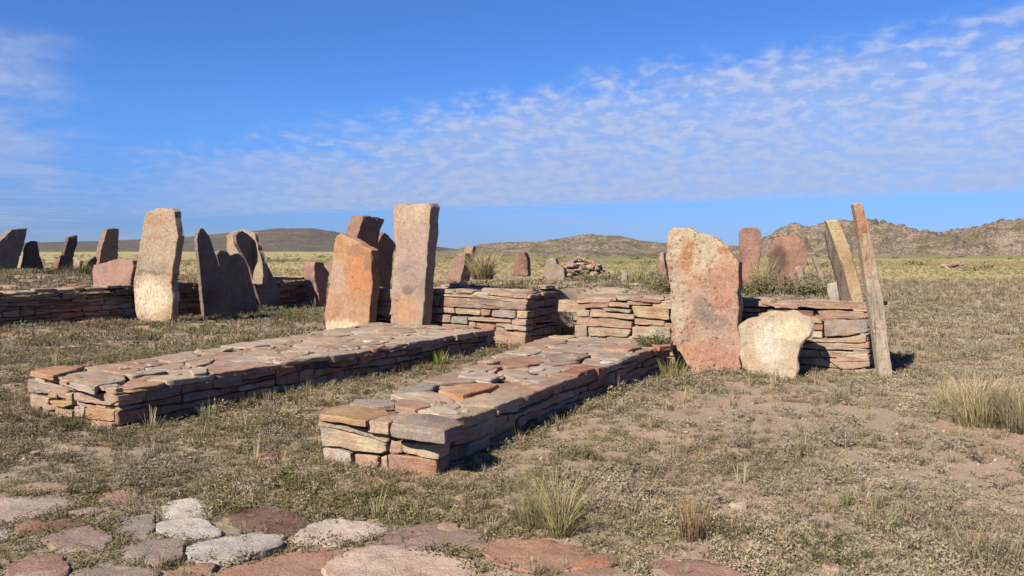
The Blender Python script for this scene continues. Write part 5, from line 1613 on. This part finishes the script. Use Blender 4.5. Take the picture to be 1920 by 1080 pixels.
k = ~((np.abs(fx + 0.97) < 0.55) & (fy < 6.5) & (rng.uniform(0, 1, len(fx)) < 0.6))
for p_ in foot_polys: k &= ~inpoly(fx, fy, p_)
fx, fy = fx[k], fy[k]
u = rng.uniform(0, 1, len(fx)); fs = 0.7 + fy * 0.055
scatter(pg, tuft_t, fx[u < 0.35], fy[u < 0.35], (rng.uniform(0.5, 1.1, len(fx)) * fs)[u < 0.35], tints(straw_c, int((u < 0.35).sum()), 0.25))
scatter(ph, herb_t, fx[(u >= 0.35) & (u < 0.75)], fy[(u >= 0.35) & (u < 0.75)], (rng.uniform(0.7, 1.4, len(fx)) * fs)[(u >= 0.35) & (u < 0.75)], tints(herb_c, int(((u >= 0.35) & (u < 0.75)).sum()), 0.25))
scatter(ps, bush_t, fx[u >= 0.75], fy[u >= 0.75], (rng.uniform(0.6, 1.3, len(fx)) * fs)[u >= 0.75], tints(sage_c, int((u >= 0.75).sum()), 0.25))
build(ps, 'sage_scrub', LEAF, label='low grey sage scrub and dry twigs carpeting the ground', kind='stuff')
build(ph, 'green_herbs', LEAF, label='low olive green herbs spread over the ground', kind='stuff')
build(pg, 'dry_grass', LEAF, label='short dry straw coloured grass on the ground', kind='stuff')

# small gravel, uncountable
gp = []
gx, gy = sample_zone(3.0, 13, 30)
k = pav_keep(gx, gy, 0.02); gx, gy = gx[k], gy[k]
k = rng.uniform(0, 1, len(gx)) < 0.35 + bare(gx, gy) * 0.8; gx, gy = gx[k], gy[k]
oct_v = np.array([(1, 0, 0), (0, 1, 0), (-1, 0, 0), (0, -1, 0), (0.2, 0.1, 0.7), (0, 0, -0.5)]) * 0.011
oct_t = np.array([(0, 1, 4), (1, 2, 4), (2, 3, 4), (3, 0, 4), (1, 0, 5), (2, 1, 5), (3, 2, 5), (0, 3, 5)])
gt = [(oct_v * rng.uniform(0.7, 1.3, (6, 3)), oct_t, np.ones((6, 3)) * rng.uniform(0.85, 1.1, (6, 1))) for _ in range(6)]
scatter(gp, gt, gx, gy, rng.uniform(0.4, 1.7, len(gx)) ** 1.3, tints(np.array([0.45, 0.34, 0.27]), len(gx), 0.3), 0.003)
build(gp, 'gravel', leaf_mat('gravel_stone', 0.0), label='small stone chips strewn over the bare soil', kind='stuff')


# ---- individual plants
def tussock(px, py, z, h, spread, n, col0, col1, label, cat='grass tussock', wd=0.003, r0=0.08, group=None, extra=None, name='grass_tussock'):
    c = ground(px, py, z); zz = tz(c.x, c.y)
    if z > 0.2 and zz < z - 0.2: zz = z
    V, T, C = tpl_blades(n, h, spread, wd * 1.4, r0=r0, c0=col0, c1=col1, segs=4, droop=0.5)
    if n > 20:
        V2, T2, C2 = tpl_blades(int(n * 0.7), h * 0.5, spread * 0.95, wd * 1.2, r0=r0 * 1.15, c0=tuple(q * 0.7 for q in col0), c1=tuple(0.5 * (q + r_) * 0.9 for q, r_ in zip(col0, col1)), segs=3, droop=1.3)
        T = np.vstack([T, T2 + len(V)]); V = np.vstack([V, V2]); C = np.vstack([C, C2])
    if extra is not None:
        V2, T2, C2 = extra; T = np.vstack([T, T2 + len(V)]); V = np.vstack([V, V2]); C = np.vstack([C, C2])
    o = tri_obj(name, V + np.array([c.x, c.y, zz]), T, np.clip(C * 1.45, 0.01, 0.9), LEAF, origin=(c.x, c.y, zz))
    tag(o, label, cat, group)
    return o


def bush(px, py, z, r, h, n, leaf, stems, col, label, cat='bush', name='low_bush', up=0.5, rest=None):
    c = ground(px, py, z); zz = tz(c.x, c.y) if rest is None else rest
    V, T, C = tpl_bush(n, r, h, leaf, stems, up=up)
    C = C * np.array(col)[None, :]
    o = tri_obj(name, V + np.array([c.x, c.y, zz]), T, np.clip(C, 0.01, 0.8), LEAF, origin=(c.x, c.y, zz))
    tag(o, label, cat)
    return o


ST0, ST1 = (0.36, 0.29, 0.16), (0.58, 0.47, 0.28)
YG0, YG1 = (0.20, 0.20, 0.08), (0.48, 0.41, 0.20)
tussock(1835, 800, 0, 0.58, 0.42, 620, ST0, ST1, 'big dry grass tussock at the right edge, left one of the pair', wd=0.0028, r0=0.17)
tussock(1915, 812, 0, 0.54, 0.42, 560, (0.2, 0.16, 0.1), (0.42, 0.34, 0.20), 'big dry grass tussock at the right edge, the one cut by the frame', wd=0.0028, r0=0.16)
tussock(1778, 775, 0, 0.40, 0.22, 200, YG0, ST1, 'smaller straw tussock just left of the big pair at the right edge', wd=0.0026, r0=0.08)
tussock(1050, 1010, 0, 0.50, 0.48, 150, (0.25, 0.23, 0.10), (0.56, 0.45, 0.25), 'wispy tussock with long slanting stalks growing behind the foreground paving', wd=0.0016, r0=0.06)
tussock(1005, 985, 0, 0.36, 0.18, 190, (0.18, 0.17, 0.08), (0.40, 0.32, 0.17), 'fine dry stems left of the wispy tussock behind the paving', cat='dry stems', wd=0.0014, r0=0.12)
tussock(1300, 1012, 0, 0.32, 0.12, 110, (0.20, 0.14, 0.09), (0.42, 0.28, 0.15), 'upright rusty brown dry stems at lower right of centre', cat='dry stems', wd=0.0018, r0=0.07)
tussock(1648, 1000, 0, 0.22, 0.12, 60, (0.18, 0.2, 0.08), (0.36, 0.34, 0.17), 'small greyish green clump at lower right', wd=0.0018, r0=0.09)
tussock(1850, 1060, 0, 0.24, 0.18, 130, (0.15, 0.14, 0.09), (0.36, 0.31, 0.19), 'twiggy dry clump in the lower right corner', wd=0.0018, r0=0.16)
tussock(1585, 962, 0, 0.17, 0.10, 40, (0.16, 0.20, 0.06), (0.36, 0.36, 0.14), 'bright little grass tuft on bare soil at right', wd=0.0018, r0=0.03)
tussock(1587, 885, 0, 0.36, 0.03, 5, (0.40, 0.34, 0.14), (0.55, 0.45, 0.22), 'single upright straw stalk on bare soil at right', cat='dry stalk', wd=0.0018, r0=0.01)
tussock(1260, 712, 0, 0.34, 0.16, 90, YG0, (0.42, 0.38, 0.16), 'yellow green grass at the foot of the broadest slab by the wall end', wd=0.0035, r0=0.14)
tussock(283, 795, 0, 0.42, 0.05, 7, (0.40, 0.34, 0.20), (0.55, 0.47, 0.30), 'pair of bleached stalks before the shaded side of the left low wall', cat='dry stalk', wd=0.0025, r0=0.02)
tussock(395, 790, 0, 0.28, 0.14, 26, YG0, (0.45, 0.38, 0.2), 'thin stalks against the shaded side of the left low wall', cat='dry stalk', wd=0.002, r0=0.06)
tussock(826, 688, 0, 0.26, 0.14, 90, (0.16, 0.20, 0.04), (0.30, 0.34, 0.08), 'bright green grass clump by the shaded side of the left low wall', wd=0.003, r0=0.09)
tussock(905, 524, 0.84, 0.95, 0.80, 420, (0.30, 0.26, 0.12), (0.60, 0.47, 0.26), 'large feathery straw tussock on the right mound beside the leaning pair', wd=0.006, r0=0.22)
tussock(1195, 540, 0.86, 0.66, 0.30, 120, (0.32, 0.29, 0.14), (0.46, 0.42, 0.2), 'thin tall straw tussock on the mound near the small grey marker', wd=0.005, r0=0.18)
tussock(1432, 538, 0.86, 0.80, 0.30, 160, (0.32, 0.29, 0.14), (0.44, 0.38, 0.2), 'tall straw tussock between the plain pink slab and the round stained slab', wd=0.005, r0=0.18)
tussock(150, 510, 0.82, 0.5, 0.4, 160, (0.08, 0.09, 0.03), (0.3, 0.28, 0.12), 'dark weedy tussock between the stones on the far left mound', wd=0.006, r0=0.3)
tussock(1065, 632, 0.1, 0.42, 0.2, 160, (0.14, 0.15, 0.05), (0.34, 0.31, 0.13), 'grass growing in the doorway gap', wd=0.004, r0=0.2)
bush(1224, 648, 0.38, 0.22, 0.20, 1100, 0.028, 60, (0.20, 0.24, 0.10), 'dense dark green little bush against the wall left of the broadest slab', rest=0.36)
for k, (px, py, r, h, c_, lab) in enumerate([
    (1245, 553, 0.34, 0.24, (0.24, 0.22, 0.12), 'olive bush on the mound at the left edge of the broadest slab'),
    (1185, 551, 0.5, 0.20, (0.28, 0.20, 0.13), 'brownish dry bush on the mound left of the olive one'),
    (1420, 558, 0.32, 0.22, (0.22, 0.21, 0.11), 'green bush behind the wall top, right of the broadest slab'),
    (1475, 558, 0.42, 0.25, (0.31, 0.22, 0.14), 'reddish tan dry bush behind the wall top, between the two green ones'),
    (1530, 560, 0.34, 0.20, (0.21, 0.21, 0.11), 'green bush behind the wall top, left of the ochre pillar'),
    (955, 528, 0.4, 0.2, (0.22, 0.20, 0.10), 'grey green bush under the shark fin boulder'),
    (845, 533, 0.38, 0.22, (0.08, 0.12, 0.06), 'dark green bush just right of the tallest rectangular pillar'),
    (900, 533, 0.55, 0.18, (0.25, 0.19, 0.12), 'dry brown bush below the feathery tussock'),
    (95, 513, 0.6, 0.25, (0.09, 0.11, 0.045), 'dark green low bush among the far left stones'),
    (165, 512, 0.5, 0.25, (0.11, 0.13, 0.05), 'dark green low bush left of the pink block'),
    (200, 536, 0.5, 0.12, (0.27, 0.20, 0.14), 'dry tan bush at the foot of the pink block'),
    (548, 528, 0.7, 0.22, (0.18, 0.19, 0.09), 'olive bush on the far end of the dark wall'),
    (1110, 530, 0.5, 0.2, (0.22, 0.23, 0.12), 'grey green bush in front of the heap of tumbled stones'),
]):
    bush(px, py, 0.84, r * 1.15, h * 1.55, 1100, 0.045, 60, tuple(q * 1.35 for q in c_), lab)
bush(120, 800, 0.0, 0.30, 0.16, 700, 0.022, 60, (0.19, 0.18, 0.07), 'green brown bush at the left foot of the left low wall')
bush(560, 905, 0.0, 0.24, 0.09, 900, 0.016, 70, (0.17, 0.19, 0.06), 'fresh green mat plant behind the dark red paving stone', 'herb')
bush(690, 935, 0.0, 0.26, 0.09, 900, 0.016, 70, (0.17, 0.19, 0.06), 'fresh green mat plant in front of the right low wall end', 'herb')
bush(410, 960, 0.0, 0.14, 0.07, 600, 0.014, 50, (0.24, 0.21, 0.08), 'yellowish herb between the white paving stones', 'herb')
bush(1560, 1040, 0.0, 0.28, 0.10, 1000, 0.016, 70, (0.14, 0.17, 0.06), 'dark green mat plant at lower right', 'herb')
bush(1370, 1000, 0.0, 0.22, 0.10, 800, 0.016, 60, (0.14, 0.16, 0.075), 'grey green mat plant right of the rusty stems', 'herb')

scene.render.engine = 'CYCLES'
